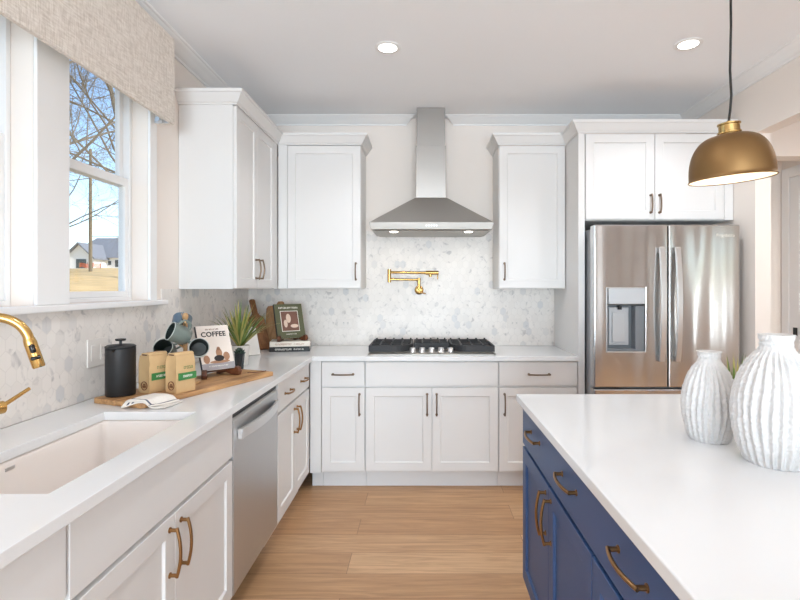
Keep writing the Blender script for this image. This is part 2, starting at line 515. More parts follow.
# ------------------------------------------------------------------ mesh builder
class MB:
    def __init__(self):
        self.bm = bmesh.new()
        self.mi = 0

    def _mark(self, faces):
        for f in faces:
            f.material_index = self.mi

    def quadbox(self, vs8):
        v = [self.bm.verts.new(p) for p in vs8]
        fs = [(0, 3, 2, 1), (4, 5, 6, 7), (0, 1, 5, 4), (1, 2, 6, 5), (2, 3, 7, 6), (3, 0, 4, 7)]
        self._mark([self.bm.faces.new([v[i] for i in f]) for f in fs])
        return self

    def box(self, x0, x1, y0, y1, z0, z1, mtx=None):
        p = [(x0, y0, z0), (x1, y0, z0), (x1, y1, z0), (x0, y1, z0),
             (x0, y0, z1), (x1, y0, z1), (x1, y1, z1), (x0, y1, z1)]
        if mtx is not None:
            p = [mtx @ Vector(q) for q in p]
        return self.quadbox(p)

    def loft(self, rings, closed=True, cap=True):
        """rings: list of point lists"""
        R = [[self.bm.verts.new(p) for p in ring] for ring in rings]
        n = len(R[0])
        fs = []
        for a, b in zip(R[:-1], R[1:]):
            for i in range(n if closed else n - 1):
                j = (i + 1) % n
                fs.append(self.bm.faces.new((a[i], a[j], b[j], b[i])))
        if cap and closed:
            fs.append(self.bm.faces.new(list(reversed(R[0]))))
            fs.append(self.bm.faces.new(R[-1]))
        self._mark(fs)
        return self

    def tube(self, path, r, n=10, cap=True, squash=None, up=None):
        path = [Vector(p) for p in path]
        rs = r if isinstance(r, (list, tuple)) else [r] * len(path)
        rings = []
        prev = None
        for i, p in enumerate(path):
            t = (path[min(i + 1, len(path) - 1)] - path[max(i - 1, 0)])
            t.normalize()
            if prev is None:
                a = Vector(up) if up else (Vector((0, 0, 1)) if abs(t.z) < 0.9 else Vector((1, 0, 0)))
            else:
                a = prev
            u = (a - t * a.dot(t)).normalized()
            prev = u
            w = t.cross(u)
            sq = squash or (1, 1)
            rings.append([p + u * (rs[i] * sq[0] * cos(2 * pi * k / n)) + w * (rs[i] * sq[1] * sin(2 * pi * k / n))
                          for k in range(n)])
        return self.loft(rings, True, cap)

    def lathe(self, prof, n=32, mtx=None, cap=False):
        """prof: (r, z) list, around z; r=0 ends are closed with a tiny fan"""
        rings = []
        for r, z in prof:
            rr = max(r, 1e-4)
            ring = [Vector((rr * cos(2 * pi * k / n), rr * sin(2 * pi * k / n), z)) for k in range(n)]
            if mtx is not None:
                ring = [mtx @ q for q in ring]
            rings.append(ring)
        return self.loft(rings, True, cap)

    def prism(self, poly, axis, a0, a1, mtx=None):
        """poly = 2-D outline in the other two axes (in cyclic order of xyz without axis)"""
        def P(q, a):
            if axis == 0:
                v = Vector((a, q[0], q[1]))
            elif axis == 1:
                v = Vector((q[0], a, q[1]))
            else:
                v = Vector((q[0], q[1], a))
            return mtx @ v if mtx is not None else v
        return self.loft([[P(q, a0) for q in poly], [P(q, a1) for q in poly]])

    def sphere(self, c, r, n=16, m=10, sc=(1, 1, 1)):
        prof = [(sin(pi * i / m), -cos(pi * i / m)) for i in range(m + 1)]
        mt = Matrix.Translation(c) @ Matrix.Diagonal((r * sc[0], r * sc[1], r * sc[2], 1))
        return self.lathe(prof, n, mt)

    def slab(self, us, vs_, w0, w1, hole=lambda u, v: False, plane='XY'):
        """grid slab with holes; plane picks which axes u,v are, w is the third"""
        def P(u, v, w):
            return {'XY': (u, v, w), 'XZ': (u, w, v), 'YZ': (w, u, v)}[plane]
        cache = {}

        def V(i, j, k):
            key = (i, j, k)
            if key not in cache:
                cache[key] = self.bm.verts.new(P(us[i], vs_[j], (w0, w1)[k]))
            return cache[key]
        nu, nv = len(us) - 1, len(vs_) - 1

        def full(i, j):
            return 0 <= i < nu and 0 <= j < nv and not hole((us[i] + us[i + 1]) / 2, (vs_[j] + vs_[j + 1]) / 2)
        fs = []
        for i in range(nu):
            for j in range(nv):
                if not full(i, j):
                    continue
                fs.append(self.bm.faces.new((V(i, j, 1), V(i + 1, j, 1), V(i + 1, j + 1, 1), V(i, j + 1, 1))))
                fs.append(self.bm.faces.new((V(i, j, 0), V(i, j + 1, 0), V(i + 1, j + 1, 0), V(i + 1, j, 0))))
                if not full(i - 1, j):
                    fs.append(self.bm.faces.new((V(i, j, 0), V(i, j, 1), V(i, j + 1, 1), V(i, j + 1, 0))))
                if not full(i + 1, j):
                    fs.append(self.bm.faces.new((V(i + 1, j, 0), V(i + 1, j + 1, 0), V(i + 1, j + 1, 1), V(i + 1, j, 1))))
                if not full(i, j - 1):
                    fs.append(self.bm.faces.new((V(i, j, 0), V(i + 1, j, 0), V(i + 1, j, 1), V(i, j, 1))))
                if not full(i, j + 1):
                    fs.append(self.bm.faces.new((V(i, j + 1, 0), V(i, j + 1, 1), V(i + 1, j + 1, 1), V(i + 1, j + 1, 0))))
        self._mark(fs)
        return self

    def shaker(self, x0, x1, z0, z1, yf=0.0, t=0.02, rail=0.058, rec=0.009):
        """door facing -y with a recessed centre panel"""
        b = self.bm
        def ring(a0, a1, c0, c1, y):
            return [b.verts.new(p) for p in ((a0, y, c0), (a1, y, c0), (a1, y, c1), (a0, y, c1))]
        o = ring(x0, x1, z0, z1, yf)
        i1 = ring(x0 + rail, x1 - rail, z0 + rail, z1 - rail, yf)
        i2 = ring(x0 + rail + .004, x1 - rail - .004, z0 + rail + .004, z1 - rail - .004, yf + rec)
        k = ring(x0, x1, z0, z1, yf + t)
        fs = []
        for a, c in ((o, i1), (i1, i2), (k, o)):
            for q in range(4):
                r = (q + 1) % 4
                fs.append(b.faces.new((a[q], a[r], c[r], c[q])))
        fs.append(b.faces.new(i2))
        fs.append(b.faces.new(list(reversed(k))))
        self._mark(fs)
        return self

    def sweep(self, path, prof, closed_prof=True, start=None, end=None):
        """prof (out, z) swept along a 2-D polyline; out is to the right of travel, corners mitred"""
        pts = [Vector((p[0], p[1])) for p in path]
        rings = []
        for i, p in enumerate(pts):
            dirs = []
            if i > 0:
                dirs.append((pts[i] - pts[i - 1]).normalized())
            if i < len(pts) - 1:
                dirs.append((pts[i + 1] - pts[i]).normalized())
            ns = [Vector((d.y, -d.x)) for d in dirs]
            if len(ns) == 2:
                m = (ns[0] + ns[1])
                m = m / (1 + ns[0].dot(ns[1]))
            else:
                m = ns[0]
            ring = []
            for o, z in prof:
                q = p + m * o
                if i == 0 and start:
                    q = q + dirs[0] * start(o)
                if i == len(pts) - 1 and end:
                    q = q + dirs[-1] * end(o)
                ring.append((q.x, q.y, z))
            rings.append(ring)
        return self.loft(rings, True, True)

    def build(self, name, material, parent=None, smooth=False, bevel=0.0, seg=2, loc=None, rot=None):
        bm = self.bm
        bmesh.ops.recalc_face_normals(bm, faces=bm.faces)
        me = bpy.data.meshes.new(name)
        bm.to_mesh(me)
        bm.free()
        for m in (material if isinstance(material, (list, tuple)) else [material]):
            me.materials.append(m)
        if smooth:
            me.polygons.foreach_set('use_smooth', [True] * len(me.polygons))
            try:
                me.set_sharp_from_angle(angle=radians(smooth if smooth is not True else 40))
            except Exception:
                pass
        o = bpy.data.objects.new(name, me)
        COL.objects.link(o)
        if parent:
            o.parent = parent
        if loc is not None:
            o.location = loc
        if rot is not None:
            o.rotation_euler = rot
        if bevel > 0:
            md = o.modifiers.new('bevel', 'BEVEL')
            md.width = bevel
            md.segments = seg
            md.limit_method = 'ANGLE'
            md.angle_limit = radians(35)
        return o


def tag(o, label=None, cat=None, group=None, kind=None):
    if label:
        o['label'] = label
    if cat:
        o['category'] = cat
    if group:
        o['group'] = group
    if kind:
        o['kind'] = kind
    return o


def thing(name, label, cat, loc=(0, 0, 0), rot=(0, 0, 0), group=None):
    o = bpy.data.objects.new(name, None)
    o.empty_display_size = 0.05
    o.location = loc
    o.rotation_euler = rot
    COL.objects.link(o)
    return tag(o, label, cat, group)


def struct(name, mb, m, parent=None, **kw):
    o = mb.build(name, m, parent, **kw)
    if not parent:
        o['kind'] = 'structure'
    return o


def dup(root, loc, rot=None, label=None):
    r = root.copy()
    COL.objects.link(r)
    r.location = loc
    if rot is not None:
        r.rotation_euler = rot
    if label:
        r['label'] = label
    for ch in list(root.children):
        c = ch.copy()
        COL.objects.link(c)
        c.parent = r
        for g in list(ch.children):
            d = g.copy()
            COL.objects.link(d)
            d.parent = c
    return r


def text_obj(name, s, size, m, parent, loc, rot=(pi / 2, 0, 0), depth=0.0008, align='CENTER', bold=0.0, sx=1.0):
    cu = bpy.data.curves.new(name, 'FONT')
    cu.body = s
    cu.size = size
    cu.extrude = depth
    cu.offset = bold
    cu.align_x = align
    cu.space_character = 1.06
    cu.align_y = 'CENTER'
    tmp = bpy.data.objects.new(name + '_tmp', cu)
    COL.objects.link(tmp)
    bpy.context.view_layer.update()
    dg = bpy.context.evaluated_depsgraph_get()
    me = bpy.data.meshes.new_from_object(tmp.evaluated_get(dg))
    bpy.data.objects.remove(tmp)
    me.materials.clear()
    me.materials.append(m)
    o = bpy.data.objects.new(name, me)
    COL.objects.link(o)
    o.parent = parent
    o.location = loc
    o.rotation_euler = rot
    o.scale = (sx, 1, 1)
    return o


def bez(p0, p1, p2, p3, n=12):
    P = [Vector(p) for p in (p0, p1, p2, p3)]
    out = []
    for i in range(n + 1):
        t = i / n
        out.append(P[0] * (1 - t) ** 3 + P[1] * 3 * t * (1 - t) ** 2 + P[2] * 3 * t * t * (1 - t) + P[3] * t ** 3)
    return out


# ------------------------------------------------------------------ room shell
XL, XR, YB, YF, ZC = -1.41, 2.12, 4.03, -4.0, 2.743
HX = 4.4       # far side of the hall
HY = 4.49      # hall back wall
CXR, CY = 3.225, 3.75   # corridor beside the hall

struct('floor', MB().box(XL - .2, HX + .1, YF - .1, HY + .1, -0.1, 0.0), M['floor'])
struct('ceiling', MB().box(XL - .2, HX + .1, YF - .1, HY + .1, ZC, ZC + 0.2), M['ceiling'])
W1 = (1.226, 1.808)
W2 = (1.977, 2.560)
WZ = (1.318, 2.49)
struct('wall_left', MB().slab([YF, W1[0], W1[1], W2[0], W2[1], HY + .1], [0, WZ[0], WZ[1], ZC], XL - .148, XL,
       lambda u, v: WZ[0] < v < WZ[1] and (W1[0] < u < W1[1] or W2[0] < u < W2[1]), 'YZ'), M['wall'])
struct('wall_back', MB().box(XL, XR + .1, YB, YB + .12, 0, ZC), M['wall'])
struct('wall_right', MB().slab([YF, -0.6, 3.19, YB], [0, 2.367, ZC], XR, XR + .1,
       lambda u, v: -0.6 < u < 3.19 and v < 2.367, 'YZ'), M['wall'])
struct('wall_front', MB().slab([XL, -1.1, 1.9, HX], [0, 2.4, ZC], YF - .1, YF,
       lambda u, v: -1.1 < u < 1.9 and v < 2.4, 'XZ'), M['wall'])
struct('wall_hall_back', MB().box(XR + .1, CXR, HY, HY + .1, 0, ZC), M['wall'])
struct('wall_corridor_right', MB().box(CXR, HX + .1, CY, HY + .1, 0, ZC), M['wall'])
struct('wall_hall_header', MB().box(XR + .1005, CXR - .0005, CY, CY + .14, 2.367, ZC - .0005), M['wall'])
struct('wall_hall_right', MB().slab([YF, -1.8, -.9, CY], [0, .6, 2.3, ZC], HX, HX + .1,
       lambda u, v: -1.8 < u < -.9 and .6 < v < 2.3, 'YZ'), M['wall'])

# white panelled door with casing in the corridor's right wall, at the right photo edge
DY0, DY1, DZ = 3.84, 4.385, 2.34
struct('trim_1', MB().box(CXR - .018, CXR - .0003, DY1, DY1 + .09, .0005, DZ + .09).box(CXR - .018, CXR - .0003, CY + .001, DY0, .0005, DZ + .09)
       .box(CXR - .018, CXR - .0003, DY0, DY1, DZ, DZ + .09), M['trim'], bevel=.003)
dr = thing('door_1', None, None, (CXR - .012, DY1 - .002, 0), (0, 0, -pi / 2))
dr['kind'] = 'structure'
mb = MB()
dwid = DY1 - DY0 - .004
mb.shaker(0.0, dwid, .01, 1.05, 0.0, .0115, .11, .006)
mb.shaker(0.0, dwid, 1.0505, DZ - .003, 0.0, .0115, .11, .006)
mb.build('door_leaf', M['trim'], dr, bevel=.001)
mb = MB()
mb.box(.055, .095, -.012, -.0005, .965, 1.035)
mb.build('latch_plate', M['black'], dr, bevel=.002)

# unseen glazed opening, added to let light in behind the camera
rw = thing('added_window_3', None, None, (0.4, YF - .05, 0))
rw['kind'] = 'structure'
mb = MB()
for x0, x1 in ((-1.5, -1.44), (-.53, -.47), (.47, .53), (1.44, 1.5)):
    mb.box(x0, x1, -.03, .03, 0, 2.4)
mb.box(-1.5, 1.5, -.03, .03, 0, .06).box(-1.5, 1.5, -.03, .03, 2.34, 2.4)
mb.build('window_frame', M['vinyl'], rw)
for i in range(3):
    MB().box(-1.44 + i * .97, -.53 + i * .985, -.003, .003, .06, 2.34).build('pane', M['glass'], rw)

hw_ = thing('added_window_4', None, None, (HX + .05, -1.35, .6))  # unseen hall window, added for side light and the refrigerator's bright strip
hw_['kind'] = 'structure'
mb = MB()
mb.slab([-.449, -.40, .40, .449], [0, .05, .83, .87, 1.65, 1.7], -.03, .03,
        lambda u, v: abs(u) < .40 and (.05 < v < .83 or .87 < v < 1.65), 'YZ')
mb.build('window_frame', M['vinyl'], hw_)
MB().box(-.003, .003, -.40, .40, .05, 1.65).build('pane', M['glass'], hw_)

# ---- crown moulding of the room
CR = [(0.0, 2.684), (0.010, 2.684), (0.014, 2.694), (0.030, 2.700), (0.056, 2.716), (0.078, 2.728),
      (0.084, 2.734), (0.095, 2.736), (0.100, ZC - .0005), (0.0, ZC - .0005)]
CHX = 0.056
CHW = 0.113
struct('trim_2', MB().sweep([(XL + .0005, YF), (XL + .0005, YB - .0005), (CHX - CHW - .006, YB - .0005)], CR,
                            end=lambda o: -(0.1 - o) * .75), M['trim'])
struct('trim_3', MB().sweep([(CHX + CHW + .006, YB - .0005), (XR - .0005, YB - .0005), (XR - .0005, YF)], CR,
                            start=lambda o: (0.1 - o) * .75), M['trim'])
# the window casings, mullion board and sill
mb = MB()
mb.box(XL, XL + .014, W2[1], W2[1] + .066, WZ[0], 2.56)
mb.box(XL, XL + .014, W1[1] - .0, W2[0], WZ[0], 2.56)
mb.box(XL, XL + .014, W1[0] - .066, W1[0], WZ[0], 2.56)
mb.box(XL, XL + .014, W1[0], W1[1], WZ[1], 2.56)
mb.box(XL, XL + .014, W2[0], W2[1], WZ[1], 2.56)
struct('trim_4', mb, M['trim'], bevel=.003)
struct('trim_5', MB().box(XL - .07, XL + .045, W1[0] - .1, W2[1] + .125, WZ[0] - .026, WZ[0] - .0005), M['trim'], bevel=.005)


def window(name, y0, y1):
    z0, z1 = WZ
    w = thing(name, None, None, (XL - .08, (y0 + y1) / 2, z0))
    w['kind'] = 'structure'
    hw = (y1 - y0) / 2 - .0015
    H = z1 - z0 - .0015
    mb = MB()
    mb.slab([-hw, -hw + .02, hw - .02, hw], [0, .018, H - .03, H], -.058, 0.0,
            lambda u, v: abs(u) < hw - .02 and .018 < v < H - .03, 'YZ')
    mb.build('window_frame', M['vinyl'], w, bevel=.002)
    mid = 1.91 - z0
    a = hw - .021
    for nm, zz0, zz1, x0, x1 in (('upper_sash', mid - .02, H - .031, -.056, -.031), ('lower_sash', .019, mid + .022, -.029, -.004)):
        st = .030
        lo = .028 if nm == 'lower_sash' else .04
        mb = MB()
        mb.slab([-a, -a + st, a - st, a], [zz0, zz0 + lo, zz1 - .042, zz1], x0, x1,
                lambda u, v: abs(u) < a - st and zz0 + lo < v < zz1 - .042, 'YZ')
        s = mb.build(nm, M['vinyl'], w, bevel=.003)
        xm = (x0 + x1) / 2
        MB().box(xm - .002, xm + .002, -a + st, a - st, zz0 + lo, zz1 - .042).build('pane', M['glass'], s)
    return w


window('window_1', *W1)
window('window_2', *W2)

# ---- backsplash tile
TB = .008
mb = MB()
mb.slab([XL + TB, -.459, .562, 1.058], [.9145, 1.3725, 1.835], YB - TB, YB - .0003,
        lambda u, v: v > 1.3725 and not (-.459 < u < .562), 'XZ')
o = struct('backsplash_back', mb, M['tileX'])
mb = MB()
mb.slab([0.1, W2[1] + .127, YB - .0003], [.9145, WZ[0] - .027, 1.3725], XL + .0003, XL + TB,
        lambda u, v: v > WZ[0] - .027 and u < W2[1] + .127, 'YZ')
struct('backsplash_left', mb, M['tileY'])


# ------------------------------------------------------------------ cabinets
def pull(parent, cx, cz, L, vertical, yf, m):
    mb = MB()
    r = .0052
    h = L / 2
    pts = []
    n = 10
    for i in range(n + 1):
        s = -h + 2 * h * i / n
        pts.append((s, yf - .022 - .012 * (1 - (s / h) ** 2)))
    def P(s, y):
        return (cx, y, cz + s) if vertical else (cx + s, y, cz)
    mb.tube([P(s, y) for s, y in pts], r, 8, squash=(1.0, 1.0))
    for sg in (-1, 1):
        e = sg * (h - .006)
        mb.tube([P(e, yf), P(e, yf - .003), P(e, yf - .0035), P(e, yf - .024)], [.009, .009, .0055, .0058], 10)
    return mb.build('handle', m, parent, smooth=50)


def cabinet(name, label, cat, loc, rot, w, depth, z0, z1, fronts, m, mh, group=None, toe=None, hollow=False, extra=None):
    """local x along the front, front plane of the doors at y = 0, carcass behind"""
    t = thing(name, label, cat, loc, (0, 0, rot), group)
    mb = MB()
    g = .0008
    if hollow:
        mb.box(g, .018, .0205, depth, z0, z1).box(w - .018, w - g, .0205, depth, z0, z1)
        mb.box(.018, w - .018, .0205, depth, z0, z0 + .018)
        mb.box(.018, w - .018, depth - .012, depth, z0 + .018, z1 - .25)
        mb.box(.018, w - .018, .0205, .038, z1 - .2, z1 - .17).box(.018, w - .018, .0205, .03, z1 - .03, z1)
    else:
        mb.box(g, w - g, .0205, depth, z0, z1)
    mb.build('carcass', m, t)
    if extra:
        extra(t)
    if toe:
        MB().box(g, w - g, toe, depth - .02, 0.0005, z0 - .0005).build('toe_kick', M['toe'], t)
    for f in fronts:
        kind, x0, x1, a0, a1 = f[:5]
        mb = MB()
        if kind == 'door':
            mb.shaker(x0, x1, a0, a1, 0.0)
        else:
            mb.box(x0, x1, 0.0, .02, a0, a1)
        d = mb.build('door' if kind == 'door' else ('drawer' if kind == 'drawer' else 'front_panel'), m, t, bevel=.0016)
        for h in f[5:]:
            pull(d, h[0], h[1], h[2], h[3], 0.0, mh)
    return t


BZ0, BZ1, BDT, BDB = .13, .8725, .697, .712   # base: door bottom, drawer top, door top, drawer bottom
CT = .883                                      # carcass top
GB = 'white base cabinets'
HB = M['bronze_dark']
H15 = .150
FY = 3.41
G = .003


def base_back(x0, w, label, fronts, name, extra=None):
    return cabinet(name, label, 'cabinet', (x0, FY, 0), 0, w, .595, .115, CT, fronts, M['cab'], HB, GB, .075, extra=extra)


def filler_left(t):
    MB().box(-.0755, -.001, .004, .022, .115, CT).build('filler_strip', M['cab'], t)
    MB().box(-.0755, -.001, .0755, .09, .0005, .113).build('toe_kick', M['toe'], t)


def filler_right(t):
    MB().box(.5405, .5425, .004, .022, .115, CT).build('filler_strip', M['cab'], t)


base_back(-.695, .300, 'narrow white base cabinet with one drawer and one door left of the cooktop',
          [('drawer', .004, .296, BDB, BZ1, (.15, .79, H15, False)),
           ('door', .004, .296, BZ0, BDT, (.262, .585, H15, True))], 'base_cabinet', filler_left)
base_back(-.395, .911, 'wide white two-door base cabinet with plain panel directly under the cooktop',
          [('front_panel', .004, .907, BDB, BZ1),
           ('door', .004, .454, BZ0, BDT, (.423, .585, H15, True)),
           ('door', .457, .907, BZ0, BDT, (.488, .585, H15, True))], 'base_cabinet')
base_back(.516, .540, 'white base cabinet with one drawer right of the cooktop beside the refrigerator',
          [('drawer', .004, .536, BDB, BZ1, (.275, .79, H15, False)),
           ('door', .004, .536, BZ0, BDT, (.040, .585, H15, True))], 'base_cabinet', filler_right)

FX = -.772
RL = pi / 2


def base_left(y0, w, label, fronts, hollow=False):
    return cabinet('base_cabinet', label, 'cabinet', (FX, y0, 0), RL, w, .62, .115, CT, fronts, M['cab'], M['bronze'], GB, .075, hollow)


base_left(.15, .936, 'white base cabinet nearest the viewer at the left photo edge, before the sink',
          [('drawer', .004, .932, BDB, BZ1, (.25, .79, H15, False)),
           ('door', .004, .466, BZ0, BDT, (.434, .585, H15, True)),
           ('door', .470, .932, BZ0, BDT, (.502, .585, H15, True))])
base_left(1.087, .943, 'white two-door base cabinet with plain panel in front of the sink',
          [('front_panel', .006, .939, BDB - .015, BZ1),
           ('door', .006, .470, BZ0, BDT - .015, (.436, .575, H15, True)),
           ('door', .473, .939, BZ0, BDT - .015, (.507, .575, H15, True))], True)
base_left(2.66, .735, 'white base cabinet with two-pull drawer between dishwasher and room corner',
          [('drawer', .004, .731, BDB, BZ1, (.19, .79, .12, False), (.55, .79, .12, False)),
           ('door', .004, .366, BZ0, BDT, (.334, .585, H15, True)),
           ('door', .369, .731, BZ0, BDT, (.401, .585, H15, True))])

# ---- dishwasher
dw = thing('dishwasher', 'stainless steel dishwasher with long bar handle under the left counter', 'dishwasher', (FX, 2.034, 0), (0, 0, RL))
W = .622
MB().box(.002, W - .002, .03, .60, .10, .878).build('tub', M['black'], dw)
MB().box(.004, W - .004, .09, .55, .0005, .098).build('toe_kick', M['black'], dw)
mb = MB()
mb.prism([(0.0, .125), (.028, .125), (.028, .846), (0.010, .846), (0.0, .836)], 0, .004, W - .004)
mb.build('door', M['steel_dw'], dw, bevel=.002)
MB().box(.004, W - .004, .008, .028, .847, .8765).build('control_strip', M['black'], dw, bevel=.002)
mb = MB()
n = 14
L0, L1 = .05, W - .05
outer = []
for i in range(n + 1):
    s = i / n
    outer.append((L0 + (L1 - L0) * s, -.020 - .022 * sin(pi * s)))
mb.loft([[(x, y, .752), (x, y, .794), (x, y + .012, .798), (x, y + .012, .748)] for x, y in outer])
mb.box(L0 - .006, L0 + .014, -.022, -.0005, .75, .796).box(L1 - .014, L1 + .006, -.022, -.0005, .75, .796)
mb.build('handle', M['steel_s'], dw, smooth=40, bevel=.002)

# ---- counters
mb = MB()
mb.slab([-1.4, -1.2, -.855, -.748, 1.0565], [.15, 1.14, 1.884, 3.385, 4.0215], CT + .0005, .914,
        lambda u, v: (u > -.748 and v < 3.385) or (-1.2 < u < -.855 and 1.14 < v < 1.884))
tag(mb.build('countertop', M['quartz'], bevel=.002), 'white quartz L-shaped countertop along the left and back walls', 'countertop')

# ---- sink
sk = thing('sink', 'white undermount sink basin set in the left counter below the window', 'sink', (-1.0275, 1.512, CT))
sx, sy, sd = .1735, .373, -.225
mb = MB()
t = .008
def rr(hx, hy, z, r, n=6):
    out = []
    for cx, cy, a0 in ((hx - r, hy - r, 0), (-hx + r, hy - r, 90), (-hx + r, -hy + r, 180), (hx - r, -hy + r, 270)):
        for i in range(n + 1):
            a = radians(a0 + 90 * i / n)
            out.append((cx + r * cos(a), cy + r * sin(a), z))
    return out
mb.loft([rr(sx + t + .02, sy + t + .02, 0, .03), rr(sx + .006, sy + .006, 0, .022), rr(sx - .002, sy - .002, -.01, .022),
         rr(sx - .008, sy - .008, sd + .03, .022), rr(sx - .02, sy - .02, sd + .008, .022), rr(sx - .045, sy - .045, sd, .02),
         rr(.046, .046, sd - .006, .0459)], cap=False)
mb.loft([rr(sx + t + .02, sy + t + .02, 0, .03), rr(sx + t + .02, sy + t + .02, -.012, .03), rr(sx + t, sy + t, -.013, .03),
         rr(sx + t, sy + t, sd - .012, .03), rr(.046, .046, sd - .012, .0459)], cap=False)
mb.build('basin', M['porcelain'], sk, smooth=60)
mb = MB()
mb.lathe([(0.0, sd - .01), (.02, sd - .01), (.03, sd - .006), (.0455, sd - .0055), (.0457, sd - .011), (0, sd - .0115)], 28)
mb.build('drain', M['steel_s'], sk, smooth=True)
MB().box(-sx + .0005, -sx + .005, -.079, -.045, -.029, -.019).build('overflow_slot', M['steel_s'], sk, bevel=.001)

# ---- refrigerator panel and cabinet above
mb = MB()
mb.box(1.0595, 1.1045, FY + .002, YB - .001, .0005, 2.435)
tag(mb.build('refrigerator_end_panel', M['cab'], bevel=.002), 'tall white end panel between the right base cabinet and the refrigerator', 'panel')
t = cabinet('wall_cabinet', 'white two-door cabinet above the refrigerator', 'cabinet', (1.1055, FY, 0), 0, 1.012, .60, 1.842, 2.435,
            [('door', .004, .474, 1.848, 2.43, (.446, 1.952, .13, True)), ('door', .478, .948, 1.848, 2.43, (.506, 1.952, .13, True)),
             ('front_panel', .951, 1.011, 1.842, 2.435)], M['cab'], HB, 'white wall cabinets')

# ---- wall cabinets
UZ0, UZ1 = 1.3735, 2.435


def side_filler(x0, x1):
    def f(t):
        MB().box(x0, x1, .002, .0195, UZ0, UZ1).build('filler_strip', M['cab'], t)
    return f


cabinet('wall_cabinet', 'white wall cabinet on the left wall beside the window, broad side panel facing out', 'cabinet',
        (-1.075, 2.88, 0), RL, .818, .333, UZ0, UZ1,
        [('door', .004, .367, UZ0 + .004, UZ1 - .004, (.333, 1.50, .13, True)),
         ('door', .370, .733, UZ0 + .004, UZ1 - .004, (.404, 1.50, .13, True))], M['cab'], HB, 'white wall cabinets',
        extra=side_filler(.736, .817))
cabinet('wall_cabinet', 'single-door white wall cabinet on the back wall left of the range hood', 'cabinet',
        (-1.073, 3.70, 0), 0, .613, .328, UZ0, UZ1,
        [('door', .070, .609, UZ0 + .004, UZ1 - .004, (.576, 1.50, .13, True))], M['cab'], HB, 'white wall cabinets',
        extra=side_filler(.002, .067))
cabinet('wall_cabinet', 'single-door white wall cabinet on the back wall between range hood and refrigerator', 'cabinet',
        (.562, 3.70, 0), 0, .495, .328, UZ0, UZ1,
        [('door', .004, .491, UZ0 + .004, UZ1 - .004, (.040, 1.50, .13, True))], M['cab'], HB, 'white wall cabinets')
CC = [(-.004, 2.4355), (.004, 2.4355), (.006, 2.444), (.014, 2.448), (.042, 2.492), (.05, 2.496), (.052, 2.512), (-.004, 2.512)]
struct('trim_6', MB().sweep([(XL + .001, 2.88), (-1.075, 2.88), (-1.075, 3.70), (-.460, 3.70), (-.460, YB - .001)], CC), M['cab'])
struct('trim_7', MB().sweep([(.562, YB - .001), (.562, 3.70), (1.0595, 3.70), (1.0595, FY), (2.116, FY)], CC), M['cab'])
# flat lids that close the cabinet tops behind the crown
mb = MB()
mb.box(XL + .001, -1.08, 2.885, YB - .001, 2.4355, 2.445).box(-1.079, -.465, 3.705, YB - .001, 2.4355, 2.445)
struct('trim_8', mb, M['cab'])

# ------------------------------------------------------------------ range hood
hd = thing('range_hood', 'stainless steel pyramid range hood with chimney above the cooktop', 'range hood', (.06, YB - TB - .001, 0))
mb = MB()
HW, HD, CW, CD = .4425, .49, .113, .25
zl, zt, zc = 1.793, 1.842, 2.058
mb.loft([[(-HW + .012, -HD + .012, zl), (HW - .012, -HD + .012, zl), (HW - .012, 0, zl), (-HW + .012, 0, zl)], [(-HW, -HD, zt), (HW, -HD, zt), (HW, 0, zt), (-HW, 0, zt)],
         [(-CW - .006, -CD - .006, zc), (CW + .006, -CD - .006, zc), (CW + .006, 0, zc), (-CW - .006, 0, zc)]])
mb.build('canopy', M['steel_h'], hd, bevel=.003)
MB().box(-HW + .035, HW - .035, -HD + .04, -.03, zl - .008, zl - .0005).build('filter_tray', M['steel_h'], hd, bevel=.004)
MB().box(-CW, CW, -CD, -.001, zc + .0005, 2.452).build('chimney', M['steel_hood'], hd, bevel=.002)
MB().box(-CW + .007, CW - .007, -CD + .010, -.001, 2.4525, ZC - .001).build('chimney_extension', M['steel_hood'], hd, bevel=.002)
for i in range(5):
    MB().lathe([(0, -.003), (.006, -.003), (.0065, 0)], 12, Matrix.Translation((-.036 + .018 * i, -HD - .0002, 1.819)) @ Matrix.Rotation(pi / 2, 4, 'X') @ Matrix.Scale(-1, 4, (0, 0, 1))).build('button', M['steel_s'], hd)
for sg in (-1, 1):
    ll = MB().lathe([(0, -.004), (.026, -.004), (.03, 0), (0, .0005)], 20, Matrix.Translation((sg * .27, -HD + .085, zl - .0085))).build('lamp', M['hoodlens'], hd)
    s = light('hood_lamp', 'SPOT', (.06 + sg * .27, YB - TB - HD + .075, zl - .018), energy=HOOD_E, color=(1, .93, .82), spot_size=radians(130), spot_blend=.5, shadow_soft_size=.03)
    aim(s, (0, .45, -1))

# ------------------------------------------------------------------ refrigerator
fr = thing('refrigerator', 'stainless steel french-door refrigerator with water dispenser', 'refrigerator', (1.115, 3.26, 0))
FW = .952
MB().box(.006, FW - .006, .085, .74, .03, 1.772).build('body', M['fridge_side'], fr, bevel=.004)
MB().box(.02, FW - .02, .09, .5, .0005, .0295).build('kick_grille', M['black'], fr)
SPL = .484
zf, zt = .730, 1.792
ha, hb, hz0, hz1 = .085, .332, .966, 1.378
mb = MB()
mb.slab([0, ha, hb, SPL - .003], [zf, hz0, hz1, zt], 0, .08, lambda u, v: ha < u < hb and hz0 < v < hz1, 'XZ')
dl = mb.build('left_door', M['steel_v'], fr, bevel=.008, seg=3)
dz = thing('dispenser', None, None)
bpy.data.objects.remove(dz)
mb = MB()
e = .0012
mb.box(ha + e, hb - e, .068, .078, hz0 + e, hz1 - e)
mb.box(ha + e, ha + .008, .006, .068, hz0 + e, hz1 - e).box(hb - .06, hb - e, .006, .068, hz0 + e, 1.262)
mb.box(ha + .008, hb - .06, .003, .068, hz0 + e, hz0 + .014)
